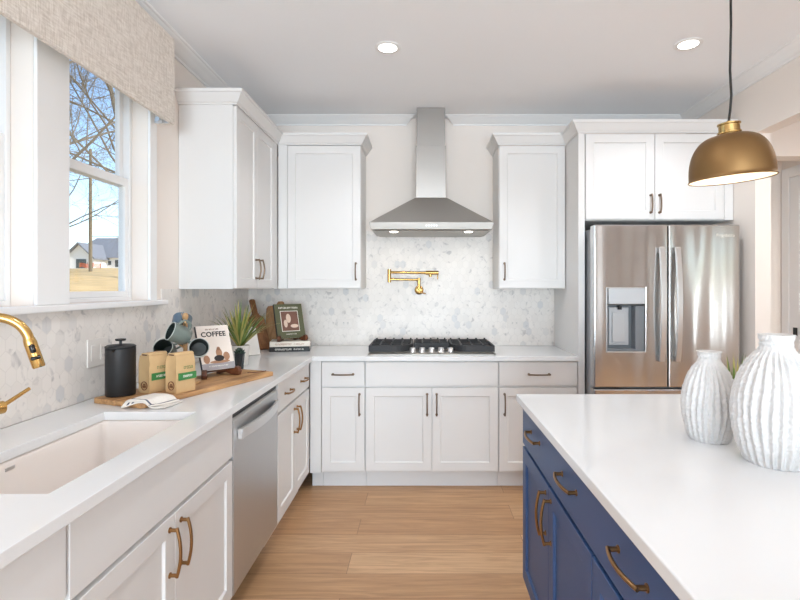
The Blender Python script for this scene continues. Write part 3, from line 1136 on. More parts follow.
ds = mb.build('dispenser_well', M['disp_dark'], dl, bevel=.002)
mb = MB()
mb.prism([(-.006, 1.275), (.0655, 1.262), (.0655, hz1 - e), (-.004, hz1 - e)], 0, ha + .009, hb - e)
mb.build('dispenser_panel', M['disp'], dl, bevel=.002)
mb = MB()
mb.box(ha + .03, hb - .085, .05, .0675, 1.0, 1.25)
mb.box(ha + .05, hb - .105, .04, .0495, 1.02, 1.22)
mb.build('dispenser_paddle', M['disp'], dl, bevel=.004)
MB().tube([(ha + .10, .045, 1.262), (ha + .10, .045, 1.236)], .014, 14).build('water_nozzle', M['black'], dl)
mb = MB()
for gx in (ha - .004, hb + .0005):
    mb.box(gx, gx + .0035, -.003, .002, hz0 - .004, hz1 + .004)
mb.box(ha - .0005, hb + .0005, -.003, .002, hz0 - .0075, hz0 - .001).box(ha - .0005, hb + .0005, -.003, .002, hz1 + .0005, hz1 + .004)
mb.build('dispenser_bezel', M['steel_s'], dl)
mb = MB()
mb.box(SPL + .003, FW, 0, .08, zf, zt)
dr_ = mb.build('right_door', M['steel_v'], fr, bevel=.008, seg=3)
mb = MB()
mb.box(0, FW, 0, .08, .05, zf - .012)
fz = mb.build('freezer_drawer', M['steel_v'], fr, bevel=.008, seg=3)


def bar_handle(parent, x, z0, z1, vertical=True, bow=.03):
    mb = MB()
    n = 18
    rings = []
    for i in range(n + 1):
        s = i / n
        y = -.030 - bow * sin(pi * s)
        q = z0 + (z1 - z0) * s
        if vertical:
            rings.append([(x - .018, y, q), (x + .018, y, q), (x + .018, y + .016, q), (x - .018, y + .016, q)])
        else:
            rings.append([(q, y, x - .013), (q, y, x + .013), (q, y + .016, x + .013), (q, y + .016, x - .013)])
    mb.loft(rings)
    for q in (z0 + .02, z1 - .02):
        if vertical:
            mb.box(x - .011, x + .011, -.024, -.0003, q - .018, q + .018)
        else:
            mb.box(q - .018, q + .018, -.024, -.0003, x - .011, x + .011)
    return mb.build('handle', M['steel_s'], parent, smooth=40, bevel=.004)


bar_handle(dl, SPL - .052, .90, 1.645)
bar_handle(dr_, SPL + .052, .90, 1.645)
bar_handle(fz, .64, .10, FW - .10, False)
text_obj('logo', 'Frigidaire', .030, M['white_ink'], dr_, (FW - .095, -.0008, 1.722), depth=.0005)

# ------------------------------------------------------------------ cooktop
ck = thing('cooktop', 'stainless five-burner gas cooktop with black grates on the back counter', 'cooktop', (.06, 3.445, .914))
CKW, CKD = .445, .49
mb = MB()
mb.loft([rr(CKW, CKD / 2, .0004, .03), rr(CKW, CKD / 2, .006, .03), rr(CKW - .012, CKD / 2 - .012, .014, .03)])
for v in mb.bm.verts:
    v.co.y += CKD / 2
mb.build('tray', M['steel_h'], ck, smooth=40)


def grate(x0, x1, y0, y1, cut=0):
    """cast iron grid with a deep skirt; cut = side on which the front corner is rounded away"""
    mb = MB()
    zt, zb = .066, .022
    b = .011
    if cut:
        xe = x1 if cut > 0 else x0
        n = 8
        pts = []
        R = .13
        for i in range(n + 1):
            a = pi / 2 * i / n
            pts.append((xe - cut * R + cut * R * sin(a), y0 + R - R * cos(a)))
        xo = x0 if cut > 0 else x1
        path = [(xo, y0)] + pts + [(xe, y1), (xo, y1)]
    else:
        path = [(x0, y0), (x1, y0), (x1, y1), (x0, y1)]
    # skirt as a closed ribbon
    cx, cy = (x0 + x1) / 2, (y0 + y1) / 2
    outer = [mb.bm.verts.new((x, y, z)) for z in (zb, zt) for x, y in path]
    inner = [mb.bm.verts.new((x + (cx - x) * .10, y + (cy - y) * .06, z)) for z in (zb, zt) for x, y in path]
    n = len(path)
    for i in range(n):
        j = (i + 1) % n
        mb.bm.faces.new((outer[i], outer[j], outer[n + j], outer[n + i]))
        mb.bm.faces.new((inner[i], inner[n + i], inner[n + j], inner[j]))
        mb.bm.faces.new((outer[n + i], outer[n + j], inner[n + j], inner[n + i]))
        mb.bm.faces.new((outer[i], inner[i], inner[j], outer[j]))
    for k in range(1, 4):
        x = x0 + (x1 - x0) * k / 4
        mb.box(x - b / 2, x + b / 2, y0 + .012, y1 - .012, zt - .014, zt + .003)
    for k in range(1, 5):
        y = y0 + (y1 - y0) * k / 5
        mb.box(x0 + .012, x1 - .012 - (.02 if cut and k == 1 else 0), y - b / 2, y + b / 2, zt - .012, zt + .004)
    for k in range(0, 5):
        x = x0 + .02 + (x1 - x0 - .04) * k / 4
        mb.box(x - .006, x + .006, y1 - .03, y1 - .004, zt, zt + .010)
        mb.box(x - .006, x + .006, (y0 + y1) / 2 - .012, (y0 + y1) / 2 + .012, zt, zt + .008)
    for sx_ in (x0 + .02, x1 - .02):
        for y in (y0 + .12, y1 - .02):
            mb.box(sx_ - .006, sx_ + .006, y - .006, y + .006, .0125, zb + .01)
    return mb.build('grate', M['iron'], ck, bevel=.002)


grate(-.437, -.135, .018, .455, 1)
grate(.135, .437, .018, .455, -1)
grate(-.128, .128, .16, .455)
for x, y, r in ((-.29, .12, .035), (-.29, .35, .045), (.29, .12, .035), (.29, .35, .045), (0, .29, .055)):
    MB().lathe([(0, .032), (r * .75, .032), (r * .8, .026), (r, .024), (r, .016), (r * 1.15, .0145), (0, .0142)], 24, Matrix.Translation((x, y, 0))).build('burner', M['black'], ck, smooth=True)
for i in range(5):
    x = -.132 + .066 * i
    mb = MB()
    y = .045
    mb.lathe([(.025, .0142), (.026, .018), (.022, .022), (.0205, .045), (.018, .048), (0, .048)], 20, Matrix.Translation((x, y, 0)))
    kb = mb.build('knob', M['steel_s'], ck, smooth=True)
    MB().box(x - .0012, x + .0012, y - .017, y - .004, .0482, .0492).build('knob_pointer', M['black'], kb)

# ------------------------------------------------------------------ pot filler
pf = thing('pot_filler_faucet', 'brushed gold folding pot filler faucet on the tile above the cooktop', 'faucet', (-.032, YB - TB, 1.36))
mb = MB()
RX = Matrix.Rotation(pi / 2, 4, 'X')
mb.lathe([(0, .0002), (.036, .0002), (.036, .01), (.03, .014), (.016, .016), (.016, .05), (0, .05)], 28, RX)
mb.build('wall_flange', M['gold'], pf, smooth=True)
mb = MB()
mb.tube([(0, -.045, -.02), (0, -.045, .096)], .013, 16)
mb.tube([(0, -.045, -.02), (.02, -.045, -.02), (.055, -.052, -.028)], [.006, .006, .004], 10)
mb.build('riser', M['gold'], pf, smooth=True)
mb = MB()
mb.tube([(0, -.045, .082), (-.235, -.06, .086)], .009, 14)
mb.tube([(-.235, -.06, .062), (-.235, -.06, .165)], .014, 16)
mb.build('lower_arm', M['gold'], pf, smooth=True)
mb = MB()
mb.tube([(-.235, -.06, .142), (.06, -.075, .137)], .010, 14)
mb.tube([(.055, -.075, .137), (.155, -.08, .137)], .016, 16)
mb.tube([(.148, -.08, .137), (.148, -.08, .085)], .004, 10)
mb.tube([(.09, -.077, .137), (.09, -.077, .105)], .011, 14)
mb.build('upper_arm', M['gold'], pf, smooth=True)

# ------------------------------------------------------------------ kitchen faucet
fc = thing('sink_faucet', 'brushed gold gooseneck pull-down faucet behind the sink', 'faucet', (-1.315, 1.410, .9142))
d = Vector((.16, .075, 0)).normalized()
mb = MB()
mb.lathe([(0, 0), (.028, 0), (.028, .006), (.024, .010), (.023, .19), (.016, .2), (.0135, .21)], 24)
mb.build('body', M['gold'], fc, smooth=True)
mb = MB()
R = .083
pts = [(0, 0, .2), (0, 0, .25)]
for i in range(25):
    a = pi - (pi * 0.93) * i / 24
    q = d * (R + R * cos(a))
    pts.append((q.x, q.y, .30 + R * sin(a)))
mb.tube(pts, .0135, 18)
mb.build('gooseneck', M['gold'], fc, smooth=True)
p_end = Vector(pts[-1])
tdir = (Vector(pts[-1]) - Vector(pts[-2])).normalized()
mb = MB()
mb.tube([p_end, p_end + tdir * .012, p_end + tdir * .086, p_end + tdir * .09], [.0145, .0165, .0165, .015], 20)
sp = mb.build('spray_head', M['gold'], fc, smooth=True)
side = Vector((d.x * .55 + d.y * .1, -.75, 0)).normalized()
side = (Vector((0.62, -0.78, 0)))
side = (side - tdir * side.dot(tdir)).normalized()
for s0, s1, rr_ in ((.018, .045, .0075), (.056, .064, .0058)):
    a = p_end + tdir * s0 + side * .0135
    b_ = p_end + tdir * s1 + side * .0135
    mb = MB()
    if s0 < .03:
        mb.tube([a, a + tdir * .004, b_ - tdir * .004, b_], [.005, rr_, rr_, .005], 12)
    else:
        w_ = tdir.cross(side)
        c_ = (a + b_) / 2
        mb.tube([c_ - w_ * .012, c_ - w_ * .009, c_ + w_ * .009, c_ + w_ * .012], [.004, rr_, rr_, .004], 12)
    mb.build('spray_button', M['black_gloss'], sp, smooth=True)
mb = MB()
hdv = Vector((.30, .95, 0)).normalized()
a0 = Vector((0, 0, .105))
mb.tube([a0, a0 + hdv * .075], .019, 18)
mb.tube([a0 + hdv * .078, a0 + hdv * .118], .0195, 18)
q = a0 + hdv * .10
mb.tube([q, q + hdv * .03 + Vector((0, 0, .010)), q + hdv * .095 + Vector((0, 0, .042))], [.007, .0065, .0055], 12)
mb.build('lever_handle', M['gold'], fc, smooth=40)


# ------------------------------------------------------------------ island
NB = M['bronze']
RI = -pi / 2
IX = .432


IW = 1.775
PL = [.245, .69, 1.135, 1.545]
fronts = [('drawer', .003, IW - .003, BDB, .872) + tuple((p, .806, .155, False) for p in PL)]
for c, w_ in ((0.0, .8875), (.8875, .8875)):
    h = w_ / 2
    fronts.append(('door', c + .003, c + h - .0015, BZ0, BDT, (c + h - .036, .59, .155, True)))
    fronts.append(('door', c + h + .0015, c + w_ - .003, BZ0, BDT, (c + h + .036, .59, .155, True)))
cabinet('kitchen_island', 'navy blue kitchen island with shaker doors and bronze pulls beside the aisle', 'kitchen island',
        (IX, 2.168, 0), RI, IW, .98, .115, .8825, fronts, M['navy'], NB, None, .07)
mb = MB().slab([.41, 1.60], [.30, 2.2], .8835, .914)
tag(mb.build('island_countertop', M['quartz'], bevel=.003), 'white quartz countertop on the navy island', 'countertop')


# ------------------------------------------------------------------ vases
def vase(label, loc, H, R, neck, ribs, seed):
    t = thing('ribbed_vase', label, 'vase', loc, group='ribbed white vases')
    rnd = random.Random(seed)
    N, K = 360, 110
    def prof(s):
        # s 0..1 bottom to top
        if s < .885:
            top = neck / R * 1.06
            if s < .38:
                f = .70 + .30 * sin(pi / 2 * s / .38) ** .9
            else:
                k = (s - .38) / .505
                f = top + (1 - top) * (1 - k ** 2.3)
            return R * f
        k = (s - .885) / .115
        return neck * (1.06 - .10 * sin(pi * k) + .05 * k)
    bm = bmesh.new()
    rings = []
    for j in range(K + 1):
        s = j / K
        z = H * s
        r0 = prof(s)
        amp = .085 * R * min(1, s / .05 + .3) * (1 if s < .81 else max(0, 1 - (s - .81) / .07))
        ring = []
        for i in range(N):
            th = 2 * pi * i / N
            p = Vector((cos(th) * 1.7, sin(th) * 1.7, s * 2.2 + seed))
            ph = ribs * th + 2.2 * mnoise.noise(p) + 1.2 * s * sin(th * 2 + seed)
            w = abs(cos(ph / 2))
            rib = w ** 2.4
            br_ = mnoise.noise(Vector((cos(th) * 3, sin(th) * 3, s * 3.5 + seed * 2)))
            r = r0 + amp * (rib - .55) * (1 + .5 * br_)
            r += .0026 * mnoise.noise(Vector((cos(th) * r0 * 190, sin(th) * r0 * 190, z * 150)))
            if s > .885:
                r += .0012 * sin(z * 420 + 1.5 * mnoise.noise(Vector((cos(th), sin(th), 3))))
            ring.append(bm.verts.new((r * cos(th), r * sin(th), z)))
        rings.append(ring)
    # rim and inside
    for rr_, z in ((neck * .93, H + .001), (neck * .84, H - .002), (neck * .82, H - .05), (neck * .9, H * .72)):
        rings.append([bm.verts.new((rr_ * cos(2 * pi * i / N), rr_ * sin(2 * pi * i / N), z)) for i in range(N)])
    for a, b in zip(rings[:-1], rings[1:]):
        for i in range(N):
            k = (i + 1) % N
            bm.faces.new((a[i], a[k], b[k], b[i]))
    bm.faces.new(list(reversed(rings[0])))
    bm.faces.new(rings[-1])
    m = MB()
    m.bm.free()
    m.bm = bm
    m.build('vase_body', M['vase'], t, smooth=70)
    return t


vase('smaller white ribbed vase on the island, nearer the refrigerator', (.884, 1.545, .9145), .272, .076, .031, 25, 3.0)
vase('larger white ribbed vase on the island at the right photo edge', (.950, 1.345, .9145), .343, .104, .039, 28, 11.0)


# ------------------------------------------------------------------ plants
def blade(mb, p0, dirv, L, w, droop, n=7):
    """one curved leaf strip with a shallow V section"""
    d = Vector(dirv).normalized()
    side = d.cross(Vector((0, 0, 1)))
    if side.length < .05:
        side = Vector((1, 0, 0))
    side.normalize()
    p = Vector(p0)
    rows = []
    for i in range(n + 1):
        s = i / n
        ww = w * (0.55 + 0.45 * sin(pi * min(1, s * 1.3) / 1.3 * .9)) * (1 - s ** 3)
        up = side.cross(d).normalized()
        rows.append((p - side * ww, p - up * ww * .25, p + side * ww))
        p = p + d * (L / n)
        d = (d + Vector((0, 0, -droop / n * (0.4 + s)))).normalized()
    R = [[mb.bm.verts.new(q) for q in r] for r in rows]
    for a, b in zip(R[:-1], R[1:]):
        for k in range(2):
            f = mb.bm.faces.new((a[k], a[k + 1], b[k + 1], b[k]))
            f.material_index = mb.mi


def grass_plant(t, zpot, n, L, seed, bias=(0, 0), spread=.8, w=.005):
    rnd = random.Random(seed)
    mb = MB()
    for i in range(n):
        a = rnd.uniform(0, 2 * pi)
        sp_ = rnd.uniform(.05, spread)
        mb.mi = 1 if rnd.random() < .38 else 0
        dv = (cos(a) * sp_ + bias[0], sin(a) * sp_ + bias[1], 1)
        blade(mb, (cos(a) * .012, sin(a) * .012, zpot), dv, L * rnd.uniform(.65, 1.1), w * rnd.uniform(.7, 1.2), rnd.uniform(.3, 1.5))
    return mb.build('foliage', [M['leaf'], M['leaf_light']], t, smooth=True)


def pot(t, r0, r1, h, m, soil=True):
    MB().lathe([(0, 0), (r0, 0), (r1, h), (r1 - .005, h), (r1 - .007, h - .015), (0, h - .015)], 28).build('pot', m, t, smooth=40)
    if soil:
        MB().lathe([(0, h - .0145), (r1 - .008, h - .0145), (r1 - .008, h - .0105), (0, h - .008)], 20).build('soil', M['soil'], t)


pl = thing('potted_grass', 'grassy green and straw-coloured plant in white pot behind the coffee book', 'plant', (-1.105, 3.02, .9143))
pot(pl, .045, .055, .12, M['pot_white'])
grass_plant(pl, .11, 90, .265, 5, (.12, -.05), .95, .0075)

su = thing('potted_succulent', 'small dark succulent in a dark glass pot beside the coffee book', 'plant', (-1.028, 2.80, .9143))
pot(su, .022, .028, .10, M['pot_dark'])
mb = MB()
rnd = random.Random(9)
for k in range(26):
    a = k * 2.399
    el = .25 + 1.2 * k / 26
    dv = Vector((cos(a) * cos(el), sin(a) * cos(el), sin(el)))
    L = .036 - .012 * k / 26
    b0 = Vector((0, 0, .094 + .012 * k / 26))
    mb.tube([b0, b0 + dv * L * .5, b0 + dv * L * .85, b0 + dv * L + Vector((0, 0, .004))], [.003, .0062, .004, .0006], 8)
mb.build('foliage', M['succ'], su, smooth=True)

ip = thing('potted_grass', 'small spiky green plant on the island half hidden behind the two vases', 'plant', (1.085, 1.74, .9143))
pot(ip, .032, .04, .08, M['pot_white'])
grass_plant(ip, .07, 45, .16, 21, (0, 0), .6, .004)

# ------------------------------------------------------------------ board and coffee things
bdv = Vector((.365, .931, 0)).normalized()
BANG = atan2(bdv.y, bdv.x)
# origin at the near corner by the sink, local x along the board, local +y towards the wall
bd = thing('serving_board', 'long wooden serving board lying on the left counter', 'board', (-1.08, 1.925, .9143), (0, 0, BANG))
mb = MB()
poly = [(0, .015), (.012, 0), (.78, 0), (.795, .012), (.80, .05), (.80, .235), (.79, .27), (.77, .285), (.012, .285), (0, .27)]
mb.prism([(x, y) for x, y in poly], 2, 0, .02)
mb.build('board_slab', M['board'], bd, bevel=.003)
mb = MB()
mb.tube([(.70, .10, .0226), (.72, .06, .0226), (.785, .05, .0226)], .0022, 8)
mb.build('leather_loop', M['walnut'], bd)
BT = .9347


def on_board(x, y):
    """board coordinates -> world"""
    c, s = cos(BANG), sin(BANG)
    return (-1.08 + x * c - y * s, 1.925 + x * s + y * c)


# coffee press
cp = thing('coffee_press', 'matt black cylindrical coffee press on the near end of the board', 'coffee press', (-1.264, 2.090, BT))
mb = MB()
mb.lathe([(0, 0), (.054, 0), (.0565, .004), (.0565, .196), (.053, .198), (.053, .19), (0, .19)], 40)
mb.build('body', M['black'], cp, smooth=40)
mb = MB()
mb.lathe([(0, .1985), (.0565, .1985), (.0572, .204), (.05, .209), (0, .21)], 40)
mb.build('lid', M['black'], cp, smooth=40)
mb = MB()
mb.tube([(0, 0, .2095), (0, 0, .228)], .005, 12)
mb.lathe([(0, .226), (.018, .226), (.02, .229), (.02, .234), (.0, .236)], 24)
mb.build('plunger_knob', M['black'], cp, smooth=40)
mb = MB()
a = radians(-90)
mb.loft([[(-.012, -.052, .194), (.012, -.052, .194), (.0, -.05, .178)], [(-.005, -.068, .195), (.005, -.068, .195), (0, -.066, .189)]])
mb.build('spout', M['black'], cp, rot=(0, 0, radians(5)))
mb = MB()
mb.tube([(-.02, .0525, .17), (-.03, .085, .17), (-.03, .09, .155), (-.03, .09, .05), (-.03, .085, .035), (-.02, .0525, .035)], .007, 10)
mb.build('handle', M['black'], cp, smooth=True)


# coffee bags
def glyphs(mb, x0, x1, z0, z1, y, n, seed, w=.55):
    """a line of small upright marks, as lettering too small to read"""
    rnd = random.Random(seed)
    st = (x1 - x0) / n
    for i in range(n):
        xa = x0 + i * st
        h = z1 - z0
        b = st * .2
        mb.box(xa, xa + b, y - .0006, y, z0, z1)
        if rnd.random() < .8:
            mb.box(xa + b, xa + st * .7, y - .0006, y, z1 - h * .22, z1)
        if rnd.random() < .7:
            mb.box(xa + b, xa + st * .7, y - .0006, y, z0, z0 + h * .22)
        if rnd.random() < .5:
            mb.box(xa + st * .5, xa + st * .7, y - .0006, y, z0 + h * .22, z1 - h * .22)


def coffee_bag(label, loc, rz, seed):
    t = thing('coffee_bag', label, 'coffee bag', loc, (0, 0, rz), 'brown paper coffee bags')
    w, d, H = .094, .068, .158
    nx, nz = 12, 18
    mb = MB()
    def ring(z, k):
        out = []
        hw = w / 2 * (1 - .04 * k ** 4)
        hd_ = d / 2 * (1 - .20 * max(0, k - .80) / .20)
        bul = .006 * sin(pi * min(1, k * 1.05))
        pts = []
        for i in range(nx):
            u = -1 + 2 * i / nx
            pts.append((u * hw, -hd_ - bul * (1 - u * u)))
        for i in range(6):
            u = -1 + 2 * i / 6
            pts.append((hw - .008 * (1 - u * u) * sin(pi * k), u * hd_))
        for i in range(nx):
            u = 1 - 2 * i / nx
            pts.append((u * hw, hd_ + bul * (1 - u * u)))
        for i in range(6):
            u = 1 - 2 * i / 6
            pts.append((-hw + .008 * (1 - u * u) * sin(pi * k), u * hd_))
        for x, y in pts:
            nn = mnoise.noise(Vector((x * 30, y * 30, z * 25 + seed)))
            out.append((x + .0018 * nn, y + .0018 * mnoise.noise(Vector((x * 28 + 9, y * 28, z * 24 + seed))), z))
        return out
    mb.loft([ring(H * j / nz, j / nz) for j in range(nz + 1)])
    mb.build('bag', M['kraft'], t, smooth=50)
    # folded top: a flat roll slightly forward, with dark open gusset ends
    MB().loft([[(x, -.026 - .004, H + .001), (x, .022, H + .001), (x, .018, H + .010), (x, -.022, H + .012)] for x in (-.046, .046)]).build('folded_top', M['kraft'], t, bevel=.003)
    MB().box(-.0473, -.0463, -.018, .012, H + .001, H + .006).build('gusset_end', M['kraft_dark'], t)
    yb = -d / 2 - .0078
    mb = MB()
    mb.box(-.040, .0465, yb - .0006, yb + .004, .054, .084)
    lb = mb.build('green_label', M['green'], t)
    mb = MB()
    glyphs(mb, -.020, .026, .065, .074, yb - .0007, 8, seed)
    mb.build('label_lettering', M['white_ink'], lb)
    mb = MB()
    glyphs(mb, -.016, .030, .100, .112, yb + .0005, 6, seed + 3)
    mb.build('title_lettering', M['green_text'], t)
    # round stamp on the narrow side
    mb = MB()
    cx_, cz_ = -.0465, .030
    for k in range(24):
        a0, a1 = 2 * pi * k / 24, 2 * pi * (k + 1) / 24
        mb.quadbox([(cx_ - .001, .019 * cos(a0), cz_ + .019 * sin(a0)), (cx_ + .002, .019 * cos(a0), cz_ + .019 * sin(a0)),
                    (cx_ + .002, .019 * cos(a1), cz_ + .019 * sin(a1)), (cx_ - .001, .019 * cos(a1), cz_ + .019 * sin(a1)),
                    (cx_ - .001, .0165 * cos(a0), cz_ + .0165 * sin(a0)), (cx_ + .002, .0165 * cos(a0), cz_ + .0165 * sin(a0)),
                    (cx_ + .002, .0165 * cos(a1), cz_ + .0165 * sin(a1)), (cx_ - .001, .0165 * cos(a1), cz_ + .0165 * sin(a1))])
    mb.box(cx_ - .001, cx_ + .002, -.009, .009, cz_ - .008, cz_ + .002)
    mb.box(cx_ - .001, cx_ + .002, -.006, .006, cz_ + .004, cz_ + .008)
    mb.build('stamp', M['brown_ink'], t)
    return t


coffee_bag('brown paper coffee bag with green band, standing next to the black coffee press', (-1.166, 2.166, BT), radians(66), 2)
coffee_bag('brown paper coffee bag with green band, nearer the coffee book, before the mug stand', (-1.050, 2.165, BT), radians(64), 7)

# towel, draped over the near board corner onto the counter
tw = thing('folded_towel', 'folded white cotton towel with thin dark stripes on the near board corner', 'towel', (-1.065, 1.985, 0))
def towel_layer(name, m, quad, z_off, seed, thick=.005, parent=tw, nu=18, nv=14, stripe=None):
    P00, P10, P11, P01 = [Vector((p[0], p[1], 0)) for p in quad]
    mb = MB()
    V = {}
    for s in (0, 1):
        for i in range(nu + 1):
            for j in range(nv + 1):
                u, v = i / nu, j / nv
                p = P00 * (1 - u) * (1 - v) + P10 * u * (1 - v) + P11 * u * v + P01 * (1 - u) * v
                wx, wy = p.x - 1.065, p.y + 1.985
                # signed distance inside the board from its front edge / near end
                rel = Vector((wx + 1.08, wy - 1.925))
                dx = rel.x * bdv.x + rel.y * bdv.y
                dy = -rel.x * bdv.y + rel.y * bdv.x
                inside = min(dx, dy)
                k = max(0, min(1, (inside + .03) / .03))
                k = k * k * (3 - 2 * k)
                z = .9155 + (BT - .9155 + .001) * k + z_off
                z += .0035 * (mnoise.noise(Vector((p.x * 22 + seed, p.y * 22, seed))) + .4)
                V[(s, i, j)] = mb.bm.verts.new((p.x, p.y, z + s * thick))
    for i in range(nu):
        for j in range(nv):
            for s in (0, 1):
                f = mb.bm.faces.new((V[(s, i, j)], V[(s, i + 1, j)], V[(s, i + 1, j + 1)], V[(s, i, j + 1)]))
                if stripe and stripe(i, j):
                    f.material_index = 1
    for i in range(nu):
        mb.bm.faces.new((V[(0, i, 0)], V[(0, i + 1, 0)], V[(1, i + 1, 0)], V[(1, i, 0)]))
        mb.bm.faces.new((V[(0, i, nv)], V[(1, i, nv)], V[(1, i + 1, nv)], V[(0, i + 1, nv)]))
    for j in range(nv):
        mb.bm.faces.new((V[(0, 0, j)], V[(1, 0, j)], V[(1, 0, j + 1)], V[(0, 0, j + 1)]))
        mb.bm.faces.new((V[(0, nu, j)], V[(0, nu, j + 1)], V[(1, nu, j + 1)], V[(1, nu, j)]))
    return mb.build(name, m, parent, smooth=60)


towel_layer('towel_cloth', [M['towel'], M['stripe']], [(-.10, -.055), (.07, -.06), (.085, .06), (-.055, .075)], .0, 1, stripe=lambda i, j: i in (2, 4))
towel_layer('towel_fold', [M['towel'], M['stripe']], [(-.075, -.05), (.02, -.068), (.078, .04), (-.04, .068)], .0075, 6, stripe=lambda i, j: j in (1,) or i == 16)

# ------------------------------------------------------------------ mug stand with four mugs
PX, PY = -1.11, 2.335
ms = thing('mug_stand', 'pale wooden mug tree standing on the board behind the coffee bags', 'mug stand', (PX, PY, BT))
MB().lathe([(0, 0), (.062, 0), (.065, .004), (.064, .012), (.05, .016), (0, .016)], 32).build('base', M['peg'], ms, smooth=40)
MB().lathe([(0, .0162), (.0095, .0162), (.0095, .30), (.013, .305), (.014, .318), (.009, .328), (0, .33)], 20).build('post', M['peg'], ms, smooth=40)
mugs = [
    # opening centre, axis out of the opening, handle direction, label, glaze
    ((-1.126, 2.225, 1.190), (-.64, -.66, .40), (.6, .1, .5), 'sage green mug hanging topmost on the stand with its opening to the left', 'mug'),
    ((-1.178, 2.262, 1.112), (.10, -.90, .42), (.8, .2, .35), 'dark-lined mug hanging low on the left side of the stand, above the left coffee bag', 'mug'),
    ((-1.008, 2.250, 1.113), (.40, -.88, .22), (-.9, .1, .5), 'dark-lined mug hanging low on the right side of the stand, beside the coffee book', 'mug'),
    ((-1.165, 2.425, 1.236), (-.15, .65, .72), (.4, -.8, .3), 'blue-grey mug hanging at the back of the stand, behind the topmost mug', 'mug_blue'),
]
for (c, ax, hdir, lab, gm) in mugs:
    ax = Vector(ax).normalized()
    hv = Vector(hdir)
    hv = (hv - ax * hv.dot(ax)).normalized()
    wv = ax.cross(hv)
    mt = Matrix(((hv.x, wv.x, ax.x, c[0]), (hv.y, wv.y, ax.y, c[1]), (hv.z, wv.z, ax.z, c[2]), (0, 0, 0, 1)))
    mg = thing('mug', lab, 'mug', c, mt.to_euler(), 'glazed mugs on the stand')
    r, L = .0435, .088
    MB().lathe([(0, -L), (.030, -L), (.035, -L + .004), (.0415, -L * .6), (r, -.004), (r, -.002)], 36).build('cup', M[gm], mg, smooth=50)
    MB().lathe([(r, -.0018), (r - .001, .0), (r - .003, .0), (r - .0036, -.0018)], 36).build('rim', M['mug_rim'], mg, smooth=50)
    MB().lathe([(r - .0036, -.002), (r - .005, -L * .6), (.031, -L + .008), (0, -L + .007)], 36).build('inside_glaze', M['mug_in'], mg, smooth=50)
    MB().tube(bez((.041, 0, -.018), (.082, 0, -.012), (.078, 0, -.07), (.0385, 0, -.068), 12), .0055, 10, squash=(1.3, .8)).build('handle', M[gm], mg, smooth=True)
    hp = mt @ Vector((.062, 0, -.036))
    a = Vector((PX, PY, hp.z - .022)) - Vector((PX, PY, BT))
    b_ = hp - Vector((PX, PY, BT))
    dd = (b_ - a).normalized()
    MB().tube([a + dd * .006, b_ + dd * .014], [.0042, .0042], 10).build('peg', M['peg'], ms, smooth=40)

# ------------------------------------------------------------------ books on easels
def easel(name, label, loc, rz, w, m, dz=0.0):
    t = thing(name, label, 'book stand', loc, (0, 0, rz), 'small wooden book stands')
    for sg in (-1, 1):
        mb = MB()
        x = sg * w * .40
        mt = Matrix.Translation((x, 0, 0)) @ Matrix.Rotation(sg * radians(24), 4, 'Z')
        mb.prism([(-.062, .0004), (-.02, .0004), (.015, .012), (.055, .0004), (.075, .0004), (.07, .022), (.02, .058), (.012, .056), (-.004, .034),
                  (-.036, .030), (-.044, .046), (-.060, .040), (-.068, .018)], 0, -.013, .013, mtx=mt)
        mb.build('foot', m, t, bevel=.003)
    MB().box(-w * .40 + .014, w * .40 - .014, .018, .03, .018, .034).build('cross_bar', m, t, bevel=.002)
    return t


easel('book_stand', 'dark walnut easel stand holding the coffee book on the board', (-1.044, 2.535, BT), radians(48), .165, M['walnut'])
bk = thing('coffee_book', 'pale coffee book displayed upright on a dark wooden easel', 'book', (-1.044, 2.535, BT + .036), (0, 0, radians(48)))
TL = Matrix.Rotation(radians(-22), 4, 'X')
bw, bh, bt = .168, .232, .016
pg = thing('tmp', None, None)
bpy.data.objects.remove(pg)
def bpart(name, x0, x1, y0, y1, z0, z1, m, parent, bevel=0):
    return MB().box(x0, x1, y0, y1, z0, z1, mtx=Matrix.Translation((0, -.028, .0)) @ TL).build(name, m, parent, bevel=bevel)
cv = bpart('front_cover', -bw / 2, bw / 2, 0, .002, 0, bh, M['cover'], bk)
bpart('pages', -bw / 2 + .003, bw / 2 - .003, .0022, bt - .0022, .003, bh - .003, M['paper'], bk)
bpart('back_cover', -bw / 2, bw / 2, bt - .002, bt, 0, bh, M['black'], bk)
bpart('spine', -bw / 2 - .002, -bw / 2, 0, bt, 0, bh, M['black'], bk)
mb = MB()
mtc = Matrix.Translation((0, -.028, .0)) @ TL
mb.box(-bw / 2 + .001, bw / 2 - .001, -.0006, -.0001, .001, .034, mtc)
mb.build('photo_table', M['grey_print'], cv)
mb = MB()
def disc(mb, cx, cz, rx, rz_, y, mt, n=20):
    mb.loft([[mt @ Vector((cx + rx * cos(2 * pi * k / n), yy, cz + rz_ * sin(2 * pi * k / n))) for k in range(n)] for yy in (y, y - .0005)])
disc(mb, -.056, .056, .016, .022, -.0003, mtc)
disc(mb, .012, .085, .016, .026, -.0003, mtc)
disc(mb, .048, .066, .017, .022, -.0003, mtc)
disc(mb, .012, .108, .009, .010, -.0003, mtc)
disc(mb, .01, .040, .052, .008, -.0008, mtc)
mb.build('photo_jugs', M['copper'], cv)
mb = MB()
disc(mb, .008, .058, .026, .016, -.0012, mtc)
mb.build('photo_bowl', M['dark_ink'], cv)
def on_cover(x, z, y=-.0012):
    return mtc @ Vector((x, y, z))
ctil = (pi / 2 - radians(22), 0, 0)
text_obj('title', 'COFFEE', .0355, M['dark_ink'], cv, on_cover(.0, .185), ctil, bold=.0008, sx=1.0)
mb = MB()
mm = MB()
glyphs(mm, -.038, .032, .209, .216, -.0006, 11, 4)
